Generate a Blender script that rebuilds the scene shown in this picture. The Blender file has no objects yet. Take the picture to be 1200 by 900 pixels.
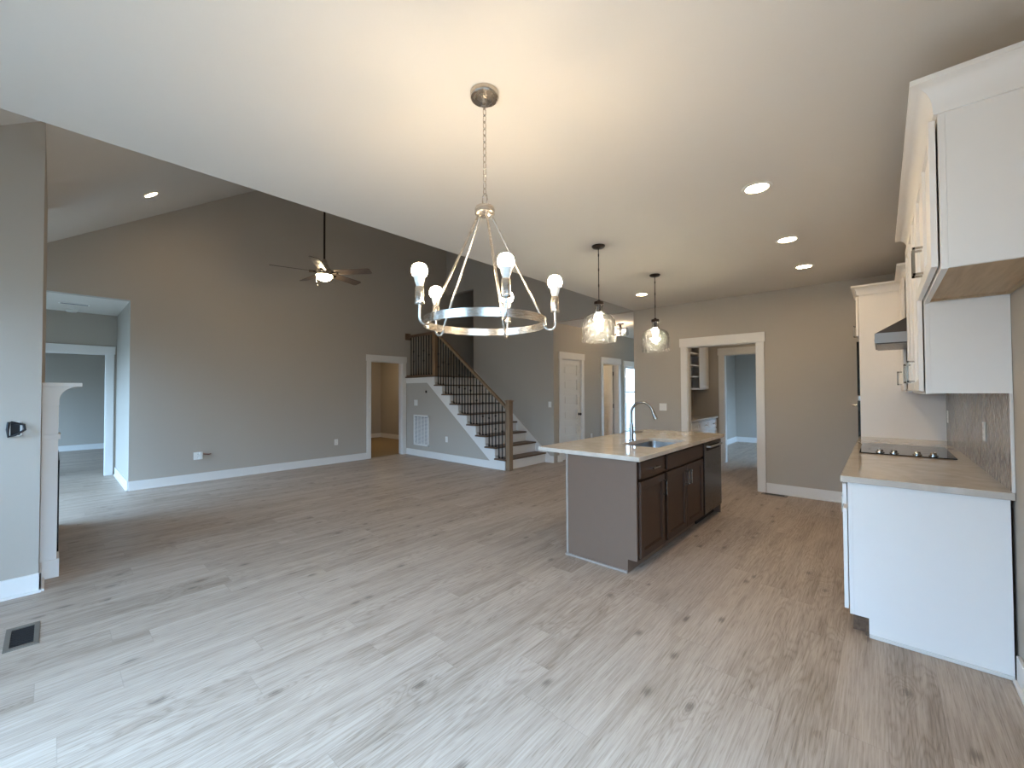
import bpy, bmesh, math, random
from mathutils import Vector, Matrix
random.seed(7)
C = bpy.context.scene.collection
S = bpy.context.scene
PI = math.pi

# ------------------------------------------------------------------ camera, world, exposure
cd = bpy.data.cameras.new('camera'); cam = bpy.data.objects.new('camera', cd); C.objects.link(cam)
cd.sensor_fit = 'HORIZONTAL'; cd.sensor_width = 36.0; cd.lens = 36.0 * 483.06 / 1200.0
cd.clip_start = 0.02; cd.clip_end = 200
yaw, pitch, roll = 0.730451750, 0.0182559674, -0.00464388955
fwd = Vector((-math.sin(yaw) * math.cos(pitch), math.cos(yaw) * math.cos(pitch), math.sin(pitch)))
rt = Vector((math.cos(yaw), math.sin(yaw), 0)); up = rt.cross(fwd)
r2 = math.cos(roll) * rt + math.sin(roll) * up; u2 = -math.sin(roll) * rt + math.cos(roll) * up
m = Matrix((r2, u2, -fwd)).transposed().to_4x4(); m.translation = Vector((0, 0, 1.42))
cam.matrix_world = m
S.camera = cam

SKY = 1.55
BULB = 11.8
DOWN = 7.0
S.view_settings.view_transform = 'Standard'; S.view_settings.look = 'None'
S.view_settings.gamma = 1.0; S.view_settings.use_curve_mapping = False
S.view_settings.exposure = 4.0
w = bpy.data.worlds.new('sky'); S.world = w; w.use_nodes = True
wt = w.node_tree; nb = wt.nodes['Background']; nb.inputs[1].default_value = SKY
_tc = wt.nodes.new('ShaderNodeTexCoord'); _sx = wt.nodes.new('ShaderNodeSeparateXYZ'); _cr = wt.nodes.new('ShaderNodeValToRGB')
wt.links.new(_tc.outputs['Generated'], _sx.inputs[0]); wt.links.new(_sx.outputs[2], _cr.inputs[0]); wt.links.new(_cr.outputs[0], nb.inputs[0])
_e = _cr.color_ramp.elements      # overcast sky above a hazy tree line
_e[0].position = 0.02; _e[0].color = (0.16, 0.24, 0.34, 1)
_e[1].position = 0.20; _e[1].color = (0.40, 0.67, 1.09, 1)
_k = _e.new(0.09); _k.color = (0.26, 0.41, 0.61, 1)
S.cycles.max_bounces = 10; S.cycles.diffuse_bounces = 6; S.cycles.transparent_max_bounces = 16
S.cycles.transmission_bounces = 8; S.cycles.sample_clamp_indirect = 6.0

def portal(name, loc, direction, sx, sy):
    l = bpy.data.lights.new(name, 'AREA'); l.shape = 'RECTANGLE'; l.size = sx; l.size_y = sy
    l.cycles.is_portal = True
    o = bpy.data.objects.new(name, l); C.objects.link(o); o.location = loc
    o.rotation_euler = Vector(direction).to_track_quat('-Z', 'Y').to_euler()

# ------------------------------------------------------------------ materials
def lin(c):
    f = lambda v: v / 12.92 if v <= 0.04045 else ((v + 0.055) / 1.055) ** 2.4
    return tuple(f(v / 255.0) for v in c) + (1.0,)

def new_mat(name):
    mt = bpy.data.materials.new(name); mt.use_nodes = True
    nt = mt.node_tree; return mt, nt, nt.nodes['Principled BSDF']

def N(nt, t, **kw):
    n = nt.nodes.new(t)
    for k, v in kw.items(): setattr(n, k, v)
    return n

def mth(nt, op, a, b=None, c=None):
    n = nt.nodes.new('ShaderNodeMath'); n.operation = op
    for i, v in enumerate((a, b, c)):
        if v is None: continue
        if isinstance(v, (int, float)): n.inputs[i].default_value = v
        else: nt.links.new(v, n.inputs[i])
    return n.outputs[0]

def paint(name, rgb, rough=0.6, bump=0.0, scale=60, var=0.03, spec=0.4, metal=0.0):
    mt, nt, p = new_mat(name)
    tc = N(nt, 'ShaderNodeNewGeometry')
    nz = N(nt, 'ShaderNodeTexNoise'); nz.inputs['Scale'].default_value = scale; nz.inputs['Detail'].default_value = 3
    nt.links.new(tc.outputs['Position'], nz.inputs['Vector'])
    mx = N(nt, 'ShaderNodeMix', data_type='RGBA'); c = lin(rgb)
    mx.inputs[6].default_value = tuple(v * (1 - var) for v in c[:3]) + (1,)
    mx.inputs[7].default_value = tuple(min(1, v * (1 + var)) for v in c[:3]) + (1,)
    nt.links.new(nz.outputs['Fac'], mx.inputs[0]); nt.links.new(mx.outputs[2], p.inputs['Base Color'])
    p.inputs['Roughness'].default_value = rough; p.inputs['Specular IOR Level'].default_value = spec
    p.inputs['Metallic'].default_value = metal
    if bump:
        b = N(nt, 'ShaderNodeBump'); b.inputs['Strength'].default_value = bump; b.inputs['Distance'].default_value = 0.002
        nt.links.new(nz.outputs['Fac'], b.inputs['Height']); nt.links.new(b.outputs[0], p.inputs['Normal'])
    return mt

def brushed(name, rgb, rough=0.3):
    mt, nt, p = new_mat(name)
    tc = N(nt, 'ShaderNodeNewGeometry'); mp = N(nt, 'ShaderNodeMapping'); mp.inputs['Scale'].default_value = (8, 8, 400)
    nz = N(nt, 'ShaderNodeTexNoise'); nz.inputs['Scale'].default_value = 3
    nt.links.new(tc.outputs['Position'], mp.inputs[0]); nt.links.new(mp.outputs[0], nz.inputs['Vector'])
    rr = N(nt, 'ShaderNodeMapRange'); rr.inputs[3].default_value = rough * 0.8; rr.inputs[4].default_value = rough * 1.25
    nt.links.new(nz.outputs['Fac'], rr.inputs[0]); nt.links.new(rr.outputs[0], p.inputs['Roughness'])
    p.inputs['Base Color'].default_value = lin(rgb); p.inputs['Metallic'].default_value = 1.0
    return mt

def emit(name, rgb, strength):
    mt, nt, p = new_mat(name)
    p.inputs['Base Color'].default_value = (0.9, 0.9, 0.88, 1)
    p.inputs['Emission Color'].default_value = tuple(rgb) + (1,); p.inputs['Emission Strength'].default_value = strength
    return mt

def wood(name, dark, light, axis=0, rough=0.45, scale=1.0):
    mt, nt, p = new_mat(name)
    tc = N(nt, 'ShaderNodeNewGeometry'); mp = N(nt, 'ShaderNodeMapping')
    s = [40 * scale] * 3; s[axis] = 2.5 * scale; mp.inputs['Scale'].default_value = s
    nz = N(nt, 'ShaderNodeTexNoise'); nz.inputs['Scale'].default_value = 1.0; nz.inputs['Detail'].default_value = 5; nz.inputs['Distortion'].default_value = 0.6
    nt.links.new(tc.outputs['Position'], mp.inputs[0]); nt.links.new(mp.outputs[0], nz.inputs['Vector'])
    cr = N(nt, 'ShaderNodeValToRGB'); cr.color_ramp.elements[0].position = 0.3; cr.color_ramp.elements[1].position = 0.7
    cr.color_ramp.elements[0].color = lin(dark); cr.color_ramp.elements[1].color = lin(light)
    nt.links.new(nz.outputs['Fac'], cr.inputs[0]); nt.links.new(cr.outputs[0], p.inputs['Base Color'])
    p.inputs['Roughness'].default_value = rough
    return mt

def floor_mat():
    mt, nt, p = new_mat('oak_plank_floor')
    g = N(nt, 'ShaderNodeNewGeometry'); sp = N(nt, 'ShaderNodeSeparateXYZ'); nt.links.new(g.outputs['Position'], sp.inputs[0])
    x, y = sp.outputs[0], sp.outputs[1]
    W, L = 0.183, 1.22
    row = mth(nt, 'FLOOR', mth(nt, 'DIVIDE', x, W))
    fx = mth(nt, 'FRACT', mth(nt, 'DIVIDE', x, W))
    wn = N(nt, 'ShaderNodeTexWhiteNoise', noise_dimensions='1D'); nt.links.new(row, wn.inputs['W'])
    yy = mth(nt, 'ADD', mth(nt, 'DIVIDE', y, L), mth(nt, 'MULTIPLY', wn.outputs['Value'], 7.3))
    pid = mth(nt, 'FLOOR', yy); fy = mth(nt, 'FRACT', yy)
    cb = N(nt, 'ShaderNodeCombineXYZ'); nt.links.new(row, cb.inputs[0]); nt.links.new(pid, cb.inputs[1])
    w2 = N(nt, 'ShaderNodeTexWhiteNoise', noise_dimensions='2D'); nt.links.new(cb.outputs[0], w2.inputs['Vector'])
    rnd = w2.outputs['Value']
    sc = N(nt, 'ShaderNodeSeparateColor'); nt.links.new(w2.outputs['Color'], sc.inputs[0])
    # per-plank shifted coordinates
    px = mth(nt, 'ADD', x, mth(nt, 'MULTIPLY', sc.outputs[0], 31.0))
    py = mth(nt, 'ADD', y, mth(nt, 'MULTIPLY', sc.outputs[1], 47.0))
    def vec(sx, sy):
        c = N(nt, 'ShaderNodeCombineXYZ')
        nt.links.new(mth(nt, 'MULTIPLY', px, sx), c.inputs[0]); nt.links.new(mth(nt, 'MULTIPLY', py, sy), c.inputs[1]); return c.outputs[0]
    vor = N(nt, 'ShaderNodeTexVoronoi', voronoi_dimensions='2D'); vor.inputs['Scale'].default_value = 1.0
    nt.links.new(vec(6.2, 3.1), vor.inputs['Vector'])
    vs = N(nt, 'ShaderNodeSeparateColor'); nt.links.new(vor.outputs['Color'], vs.inputs[0])
    keep = mth(nt, 'GREATER_THAN', vs.outputs[0], 0.80)
    dist = vor.outputs['Distance']
    fall = mth(nt, 'MULTIPLY', keep, mth(nt, 'EXPONENT', mth(nt, 'MULTIPLY', dist, -4.0)))
    n1 = N(nt, 'ShaderNodeTexNoise', noise_dimensions='2D'); n1.inputs['Scale'].default_value = 1; n1.inputs['Detail'].default_value = 6; n1.inputs['Roughness'].default_value = 0.6
    nt.links.new(vec(120, 3.6), n1.inputs['Vector'])
    n4 = N(nt, 'ShaderNodeTexNoise', noise_dimensions='2D'); n4.inputs['Scale'].default_value = 1; n4.inputs['Detail'].default_value = 2
    nt.links.new(vec(260, 9.0), n4.inputs['Vector'])
    pore = N(nt, 'ShaderNodeMapRange', interpolation_type='SMOOTHSTEP'); pore.inputs[1].default_value = 0.56; pore.inputs[2].default_value = 0.72; nt.links.new(n4.outputs['Fac'], pore.inputs[0])
    n2 = N(nt, 'ShaderNodeTexNoise', noise_dimensions='2D'); n2.inputs['Scale'].default_value = 1; n2.inputs['Detail'].default_value = 3; n2.inputs['Distortion'].default_value = 0.4
    nt.links.new(vec(9, 0.9), n2.inputs['Vector'])
    # cathedral rings: wavy field bent round the knots
    n3 = N(nt, 'ShaderNodeTexNoise', noise_dimensions='2D'); n3.inputs['Scale'].default_value = 1; n3.inputs['Detail'].default_value = 2
    nt.links.new(vec(5.5, 0.8), n3.inputs['Vector'])
    ring = mth(nt, 'SINE', mth(nt, 'ADD', mth(nt, 'MULTIPLY', n3.outputs['Fac'], 95.0), mth(nt, 'ADD', mth(nt, 'MULTIPLY', fall, 34.0), mth(nt, 'MULTIPLY', n1.outputs['Fac'], 3.0))))
    ringm = mth(nt, 'MULTIPLY', mth(nt, 'ADD', mth(nt, 'MULTIPLY', ring, 0.5), 0.5), mth(nt, 'GREATER_THAN', sc.outputs[2], 0.4))
    knot = N(nt, 'ShaderNodeMapRange', interpolation_type='SMOOTHSTEP'); knot.inputs[1].default_value = 0.17; knot.inputs[2].default_value = 0.02
    nt.links.new(mth(nt, 'ADD', dist, mth(nt, 'MULTIPLY', mth(nt, 'SUBTRACT', n1.outputs['Fac'], 0.5), 0.22)), knot.inputs[0])
    kn = mth(nt, 'MULTIPLY', knot.outputs[0], keep)
    cr = N(nt, 'ShaderNodeValToRGB'); cr.color_ramp.interpolation = 'LINEAR'
    e = cr.color_ramp.elements; e[0].position = 0; e[0].color = lin(FLOOR[0]); e[1].position = 1; e[1].color = lin(FLOOR[2])
    k = e.new(0.5); k.color = lin(FLOOR[1])
    v = mth(nt, 'ADD', mth(nt, 'MULTIPLY', rnd, 0.16), mth(nt, 'MULTIPLY', n2.outputs['Fac'], 0.66))
    v = mth(nt, 'ADD', v, mth(nt, 'MULTIPLY', mth(nt, 'SUBTRACT', n1.outputs['Fac'], 0.5), 1.0))
    v = mth(nt, 'SUBTRACT', v, mth(nt, 'MULTIPLY', mth(nt, 'POWER', ringm, 3.0), 0.17))
    v = mth(nt, 'SUBTRACT', v, mth(nt, 'MULTIPLY', fall, 0.10))
    v = mth(nt, 'ADD', mth(nt, 'SUBTRACT', v, mth(nt, 'MULTIPLY', pore.outputs[0], 0.22)), 0.06)
    nt.links.new(v, cr.inputs[0])
    mk = N(nt, 'ShaderNodeMix', data_type='RGBA'); nt.links.new(mth(nt, 'MULTIPLY', kn, 0.62), mk.inputs[0])
    nt.links.new(cr.outputs[0], mk.inputs[6]); mk.inputs[7].default_value = lin((92, 80, 68))
    ex = mth(nt, 'MINIMUM', fx, mth(nt, 'SUBTRACT', 1.0, fx)); ey = mth(nt, 'MINIMUM', fy, mth(nt, 'SUBTRACT', 1.0, fy))
    seam = mth(nt, 'MAXIMUM', mth(nt, 'LESS_THAN', ex, 0.007), mth(nt, 'LESS_THAN', ey, 0.0012))
    ms = N(nt, 'ShaderNodeMix', data_type='RGBA'); nt.links.new(mth(nt, 'MULTIPLY', seam, 0.22), ms.inputs[0])
    nt.links.new(mk.outputs[2], ms.inputs[6]); ms.inputs[7].default_value = lin((95, 84, 74))
    nt.links.new(ms.outputs[2], p.inputs['Base Color'])
    p.inputs['Roughness'].default_value = 0.42; p.inputs['Specular IOR Level'].default_value = 0.35
    b = N(nt, 'ShaderNodeBump'); b.inputs['Strength'].default_value = 0.12; b.inputs['Distance'].default_value = 0.002
    nt.links.new(mth(nt, 'SUBTRACT', n1.outputs['Fac'], seam), b.inputs['Height']); nt.links.new(b.outputs[0], p.inputs['Normal'])
    return mt

def quartz():
    mt, nt, p = new_mat('greige_quartz')
    g = N(nt, 'ShaderNodeNewGeometry'); nz = N(nt, 'ShaderNodeTexNoise'); nz.inputs['Scale'].default_value = 5; nz.inputs['Detail'].default_value = 6; nz.inputs['Distortion'].default_value = 1.5
    nt.links.new(g.outputs['Position'], nz.inputs['Vector'])
    cr = N(nt, 'ShaderNodeValToRGB'); e = cr.color_ramp.elements
    e[0].position = 0.3; e[0].color = lin((188, 175, 160)); e[1].position = 0.7; e[1].color = lin((205, 194, 181))
    nt.links.new(nz.outputs['Fac'], cr.inputs[0]); nt.links.new(cr.outputs[0], p.inputs['Base Color'])
    p.inputs['Roughness'].default_value = 0.06
    return mt

def backsplash_mat():
    mt, nt, p = new_mat('chevron_mosaic_tile')
    g = N(nt, 'ShaderNodeNewGeometry'); sp = N(nt, 'ShaderNodeSeparateXYZ'); nt.links.new(g.outputs['Position'], sp.inputs[0])
    y, z = sp.outputs[1], sp.outputs[2]
    tri = mth(nt, 'PINGPONG', mth(nt, 'MULTIPLY', y, 1.0), 0.075)
    col = mth(nt, 'FLOOR', mth(nt, 'DIVIDE', y, 0.075))
    s = mth(nt, 'ADD', mth(nt, 'MULTIPLY', z, 1.0), mth(nt, 'MULTIPLY', tri, 1.6))
    q = mth(nt, 'DIVIDE', s, 0.055); r = mth(nt, 'FLOOR', q); f = mth(nt, 'FRACT', q)
    cb = N(nt, 'ShaderNodeCombineXYZ'); nt.links.new(col, cb.inputs[0]); nt.links.new(r, cb.inputs[1])
    wn = N(nt, 'ShaderNodeTexWhiteNoise', noise_dimensions='2D'); nt.links.new(cb.outputs[0], wn.inputs['Vector'])
    cr = N(nt, 'ShaderNodeValToRGB'); e = cr.color_ramp.elements
    e[0].color = lin((104, 94, 88)); e[1].color = lin((150, 139, 131)); nt.links.new(wn.outputs['Value'], cr.inputs[0])
    fy = mth(nt, 'FRACT', mth(nt, 'DIVIDE', y, 0.075))
    gr = mth(nt, 'MAXIMUM', mth(nt, 'LESS_THAN', f, 0.15), mth(nt, 'LESS_THAN', fy, 0.04))
    mx = N(nt, 'ShaderNodeMix', data_type='RGBA'); nt.links.new(gr, mx.inputs[0]); nt.links.new(cr.outputs[0], mx.inputs[6])
    mx.inputs[7].default_value = lin((192, 186, 178)); nt.links.new(mx.outputs[2], p.inputs['Base Color'])
    p.inputs['Roughness'].default_value = 0.25
    b = N(nt, 'ShaderNodeBump'); b.inputs['Strength'].default_value = 0.3; b.inputs['Distance'].default_value = 0.002; b.invert = True
    nt.links.new(gr, b.inputs['Height']); nt.links.new(b.outputs[0], p.inputs['Normal'])
    return mt

def wavy_glass():
    mt, nt, p = new_mat('rippled_clear_glass'); nt.nodes.remove(p)
    out = nt.nodes['Material Output']
    g = N(nt, 'ShaderNodeNewGeometry')
    vo = N(nt, 'ShaderNodeTexVoronoi', feature='SMOOTH_F1'); vo.inputs['Scale'].default_value = 34
    nt.links.new(g.outputs['Position'], vo.inputs['Vector'])
    b = N(nt, 'ShaderNodeBump'); b.inputs['Strength'].default_value = 1.0; b.inputs['Distance'].default_value = 0.02
    nt.links.new(vo.outputs['Distance'], b.inputs['Height'])
    gl = N(nt, 'ShaderNodeBsdfGlossy'); gl.inputs['Roughness'].default_value = 0.05; nt.links.new(b.outputs[0], gl.inputs['Normal'])
    rf = N(nt, 'ShaderNodeBsdfRefraction'); rf.inputs['IOR'].default_value = 1.35; rf.inputs[0].default_value = (0.98, 0.97, 0.95, 1); rf.inputs['Roughness'].default_value = 0.03; nt.links.new(b.outputs[0], rf.inputs['Normal'])
    tr = N(nt, 'ShaderNodeBsdfTransparent'); tr.inputs[0].default_value = (0.985, 0.98, 0.97, 1)
    lw = N(nt, 'ShaderNodeLayerWeight'); lw.inputs['Blend'].default_value = 0.42; nt.links.new(b.outputs[0], lw.inputs['Normal'])
    m1 = N(nt, 'ShaderNodeMixShader'); m1.inputs[0].default_value = 0.25
    nt.links.new(tr.outputs[0], m1.inputs[1]); nt.links.new(rf.outputs[0], m1.inputs[2])
    m2 = N(nt, 'ShaderNodeMixShader'); nt.links.new(mth(nt, 'MULTIPLY', mth(nt, 'MULTIPLY', lw.outputs['Fresnel'], 0.9), mth(nt, 'SUBTRACT', 1.0, g.outputs['Backfacing'])), m2.inputs[0])
    nt.links.new(m1.outputs[0], m2.inputs[1]); nt.links.new(gl.outputs[0], m2.inputs[2])
    nt.links.new(m2.outputs[0], out.inputs[0])
    return mt

def pane_glass():
    mt, nt, p = new_mat('window_glass'); nt.nodes.remove(p); out = nt.nodes['Material Output']
    gl = N(nt, 'ShaderNodeBsdfGlossy'); gl.inputs['Roughness'].default_value = 0.02
    tr = N(nt, 'ShaderNodeBsdfTransparent'); tr.inputs[0].default_value = (0.96, 0.98, 0.97, 1)
    fr = N(nt, 'ShaderNodeFresnel'); fr.inputs[0].default_value = 1.45; ge = N(nt, 'ShaderNodeNewGeometry')
    mx = N(nt, 'ShaderNodeMixShader'); nt.links.new(mth(nt, 'MULTIPLY', fr.outputs[0], mth(nt, 'SUBTRACT', 1.0, ge.outputs['Backfacing'])), mx.inputs[0]); nt.links.new(tr.outputs[0], mx.inputs[1]); nt.links.new(gl.outputs[0], mx.inputs[2])
    nt.links.new(mx.outputs[0], out.inputs[0]); return mt

FLOOR = ((133, 114, 96), (175, 156, 138), (198, 182, 165))
WARM = (1.0, 0.80, 0.54)
M = {}
M['floor'] = floor_mat()
M['wall'] = paint('greige_wall_paint', (176, 166, 153), 0.85, 0.05, 180, 0.015, 0.2)
M['ceil'] = paint('white_ceiling_paint', (212, 204, 194), 0.9, 0.05, 150, 0.012, 0.15)
M['trim'] = paint('white_trim_paint', (222, 216, 208), 0.4, 0, 20, 0.01)
M['white'] = paint('white_cabinet_paint', (236, 230, 223), 0.4, 0, 20, 0.01)
M['taupe'] = paint('taupe_cabinet_paint', (110, 88, 72), 0.42, 0, 20, 0.03)
M['brownfront'] = paint('dark_brown_cabinet_front', (60, 38, 23), 0.45, 0, 25, 0.06)  # island fronts and carcasses, darker and browner than the end panel
M['dark'] = paint('dark_reveal_paint', (30, 26, 24), 0.7)
M['quartz'] = quartz()
M['tile'] = backsplash_mat()
M['nickel'] = brushed('brushed_nickel', (196, 186, 174), 0.26)
M['gunmetal'] = brushed('brushed_faucet_steel', (150, 145, 140), 0.24)
M['chrome'] = brushed('polished_nickel', (190, 184, 176), 0.14)
M['steel'] = brushed('stainless_steel', (160, 158, 156), 0.3)
M['darksteel'] = brushed('dark_stainless_steel', (84, 78, 75), 0.28)
M['bronze'] = paint('dark_bronze_metal', (52, 42, 36), 0.35, 0, 40, 0.05, 0.5, 0.7)
M['register'] = paint('brown_grey_register_metal', (112, 102, 90), 0.4, 0, 40, 0.05, 0.5, 0.3)
M['black'] = paint('black_iron', (18, 16, 15), 0.5)
M['blackglass'] = paint('black_ceramic_glass', (12, 12, 13), 0.06, 0, 20, 0.02, 0.5)
M['tread'] = wood('brown_oak_tread', (86, 64, 47), (116, 90, 68), 1)
M['oak'] = wood('natural_oak_rail', (112, 86, 61), (142, 114, 84), 2)
M['ply'] = wood('raw_plywood', (178, 150, 116), (198, 170, 136), 1, 0.6)
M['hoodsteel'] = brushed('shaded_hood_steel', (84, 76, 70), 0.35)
M['blade'] = wood('grey_brown_fan_blade', (82, 70, 62), (98, 84, 74), 0)
M['plastic'] = paint('white_plastic', (226, 222, 214), 0.35, 0, 20, 0.01)
M['carpet'] = paint('tan_carpet', (150, 130, 104), 0.95, 0.3, 300, 0.08, 0.1)
M['glasswavy'] = wavy_glass()
M['pane'] = pane_glass()
M['bulb'] = emit('lit_bulb', WARM, BULB)
M['pbulb'] = emit('lit_filament_bulb', (1.0, 0.94, 0.72), BULB * 1.2)
M['down'] = emit('lit_downlight_lens', (1.0, 0.74, 0.44), DOWN)
M['fanlens'] = emit('lit_opal_fan_glass', (1.0, 0.80, 0.50), 6.5)
M['dimlens'] = emit('added_pantry_light_glass', (1.0, 0.84, 0.6), 3.0)  # weak glow for the light added in the pantry
M['ground'] = paint('winter_lawn', (92, 88, 80), 0.95, 0, 3, 0.2)
M['bark'] = paint('grey_bark', (84, 76, 68), 0.9, 0.3, 20, 0.2)

# ------------------------------------------------------------------ mesh helpers
class MB:
    def __init__(s): s.bm = bmesh.new()
    def box(s, x0, x1, y0, y1, z0, z1):
        x0, x1 = sorted((x0, x1)); y0, y1 = sorted((y0, y1)); z0, z1 = sorted((z0, z1))
        v = [s.bm.verts.new((x, y, z)) for x in (x0, x1) for y in (y0, y1) for z in (z0, z1)]
        for f in ((0, 1, 3, 2), (4, 6, 7, 5), (0, 4, 5, 1), (2, 3, 7, 6), (0, 2, 6, 4), (1, 5, 7, 3)):
            s.bm.faces.new([v[i] for i in f])
        return s
    def prism(s, poly, axis, a0, a1):
        # poly: list of 2-D points in the two remaining axes (in xyz order)
        def P(p, a):
            q = list(p); q.insert(axis, a); return q
        A = [s.bm.verts.new(P(p, a0)) for p in poly]; B = [s.bm.verts.new(P(p, a1)) for p in poly]
        n = len(poly); s.bm.faces.new(A); s.bm.faces.new(B[::-1])
        for i in range(n): s.bm.faces.new([A[i], B[i], B[(i + 1) % n], A[(i + 1) % n]])
        return s
    def tube(s, pts, r, seg=12, caps=True):
        pts = [Vector(p) for p in pts]; rings = []; n = len(pts)
        rr = r if isinstance(r, (list, tuple)) else [r] * n
        t = (pts[1] - pts[0]).normalized(); u = t.orthogonal().normalized()
        for i, p in enumerate(pts):
            if i == 0: d = pts[1] - pts[0]
            elif i == n - 1: d = pts[-1] - pts[-2]
            else: d = (pts[i + 1] - pts[i]).normalized() + (pts[i] - pts[i - 1]).normalized()
            d.normalize(); u = (u - d * u.dot(d)).normalized(); v = d.cross(u)
            rings.append([s.bm.verts.new(p + rr[i] * (math.cos(2 * PI * k / seg) * u + math.sin(2 * PI * k / seg) * v)) for k in range(seg)])
        for a, b in zip(rings, rings[1:]):
            for k in range(seg): s.bm.faces.new([a[k], a[(k + 1) % seg], b[(k + 1) % seg], b[k]])
        if caps: s.bm.faces.new(rings[0][::-1]); s.bm.faces.new(rings[-1])
        return s
    def loop(s, pts, r, seg=8):
        pts = [Vector(p) for p in pts]; n = len(pts); rings = []; u = None
        for i, p in enumerate(pts):
            d = (pts[(i + 1) % n] - pts[i - 1]).normalized()
            if u is None: u = d.orthogonal().normalized()
            u = (u - d * u.dot(d)).normalized(); v = d.cross(u)
            rings.append([s.bm.verts.new(p + r * (math.cos(2 * PI * k / seg) * u + math.sin(2 * PI * k / seg) * v)) for k in range(seg)])
        for i in range(n):
            a, b = rings[i], rings[(i + 1) % n]
            for k in range(seg): s.bm.faces.new([a[k], a[(k + 1) % seg], b[(k + 1) % seg], b[k]])
        return s
    def cyl(s, p0, p1, r, seg=24): return s.tube([p0, p1], r, seg)
    def lathe(s, prof, c=(0, 0, 0), seg=32, closed=False):
        c = Vector(c); rings = []
        for (r, z) in prof:
            if r < 1e-6: rings.append([s.bm.verts.new(c + Vector((0, 0, z)))])
            else: rings.append([s.bm.verts.new(c + Vector((r * math.cos(2 * PI * k / seg), r * math.sin(2 * PI * k / seg), z))) for k in range(seg)])
        pr = list(zip(rings, rings[1:]))
        if closed: pr.append((rings[-1], rings[0]))
        for a, b in pr:
            for k in range(seg):
                k2 = (k + 1) % seg
                if len(a) == 1 and len(b) == 1: continue
                if len(a) == 1: s.bm.faces.new([a[0], b[k2], b[k]])
                elif len(b) == 1: s.bm.faces.new([a[k], a[k2], b[0]])
                else: s.bm.faces.new([a[k], a[k2], b[k2], b[k]])
        return s
    def build(s, name, mat, parent=None, bevel=0.0, smooth=False, seg=2):
        bm = s.bm
        bmesh.ops.recalc_face_normals(bm, faces=bm.faces[:])
        if parent is not None: o0 = wpos(parent)
        else:
            vs = [v.co for v in bm.verts]
            o0 = Vector(((min(v.x for v in vs) + max(v.x for v in vs)) / 2, (min(v.y for v in vs) + max(v.y for v in vs)) / 2, min(v.z for v in vs)))
        for v in bm.verts: v.co = v.co - o0
        me = bpy.data.meshes.new(name); bm.to_mesh(me); bm.free()
        me.materials.append(M[mat] if isinstance(mat, str) else mat)
        if smooth:
            me.shade_smooth(); me.set_sharp_from_angle(angle=math.radians(38))
        o = bpy.data.objects.new(name, me); C.objects.link(o)
        if parent is not None: o.parent = parent
        else: o.location = o0
        if bevel:
            b = o.modifiers.new('bevel', 'BEVEL'); b.width = bevel; b.segments = seg; b.limit_method = 'ANGLE'; b.angle_limit = math.radians(40)
        return o

def wpos(o):
    p = Vector(o.location)
    while o.parent: o = o.parent; p = p + o.location
    return p
def tag(o, label, cat, group=None, kind=None):
    o['label'] = label; o['category'] = cat
    if group: o['group'] = group
    if kind: o['kind'] = kind
    return o
def thing(name, label, cat, loc, group=None, kind=None):
    o = bpy.data.objects.new(name, None); C.objects.link(o); o.location = loc; o.empty_display_size = 0.1
    return tag(o, label, cat, group, kind)
def struct(mb, name, mat, label, cat, bevel=0.0):
    return tag(mb.build(name, mat, bevel=bevel), label, cat, kind='structure')
def dup(root, loc, label, group=None):
    r = root.copy(); C.objects.link(r); r.location = loc; r['label'] = label
    if group: r['group'] = group
    for ch in list(root.children):
        c = ch.copy(); C.objects.link(c); c.parent = r
        for g in list(ch.children):
            d = g.copy(); C.objects.link(d); d.parent = c
    return r
def wall_x(mb, x0, x1, ya, yb, z1, holes=(), z0=0.0):
    # wall slab running along Y with rectangular holes (y0, y1, z0, z1)
    y = ya
    for (h0, h1, hz0, hz1) in sorted(holes):
        mb.box(x0, x1, y, h0, z0, z1)
        if hz0 > z0: mb.box(x0, x1, h0, h1, z0, hz0)
        if hz1 < z1: mb.box(x0, x1, h0, h1, hz1, z1)
        y = h1
    mb.box(x0, x1, y, yb, z0, z1); return mb
def wall_y(mb, y0, y1, xa, xb, z1, holes=(), z0=0.0):
    x = xa
    for (h0, h1, hz0, hz1) in sorted(holes):
        mb.box(x, h0, y0, y1, z0, z1)
        if hz0 > z0: mb.box(h0, h1, y0, y1, z0, hz0)
        if hz1 < z1: mb.box(h0, h1, y0, y1, hz1, z1)
        x = h1
    mb.box(x, xb, y0, y1, z0, z1); return mb

# ------------------------------------------------------------------ setting: key planes
H = 2.80            # flat ceiling
XE = -3.15          # edge of the flat ceiling, end of kitchen wall
XG = -8.17          # tall gable wall
YF = 6.655          # far wall
XR = 0.48           # kitchen right wall
YB = -1.10          # outside wall behind the camera
YR = 2.52           # vault turns flat
VZ = lambda y: 3.45 + 0.651 * y
ZV = VZ(YR)
XH = -4.85          # hall side wall
T = 0.12

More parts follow.
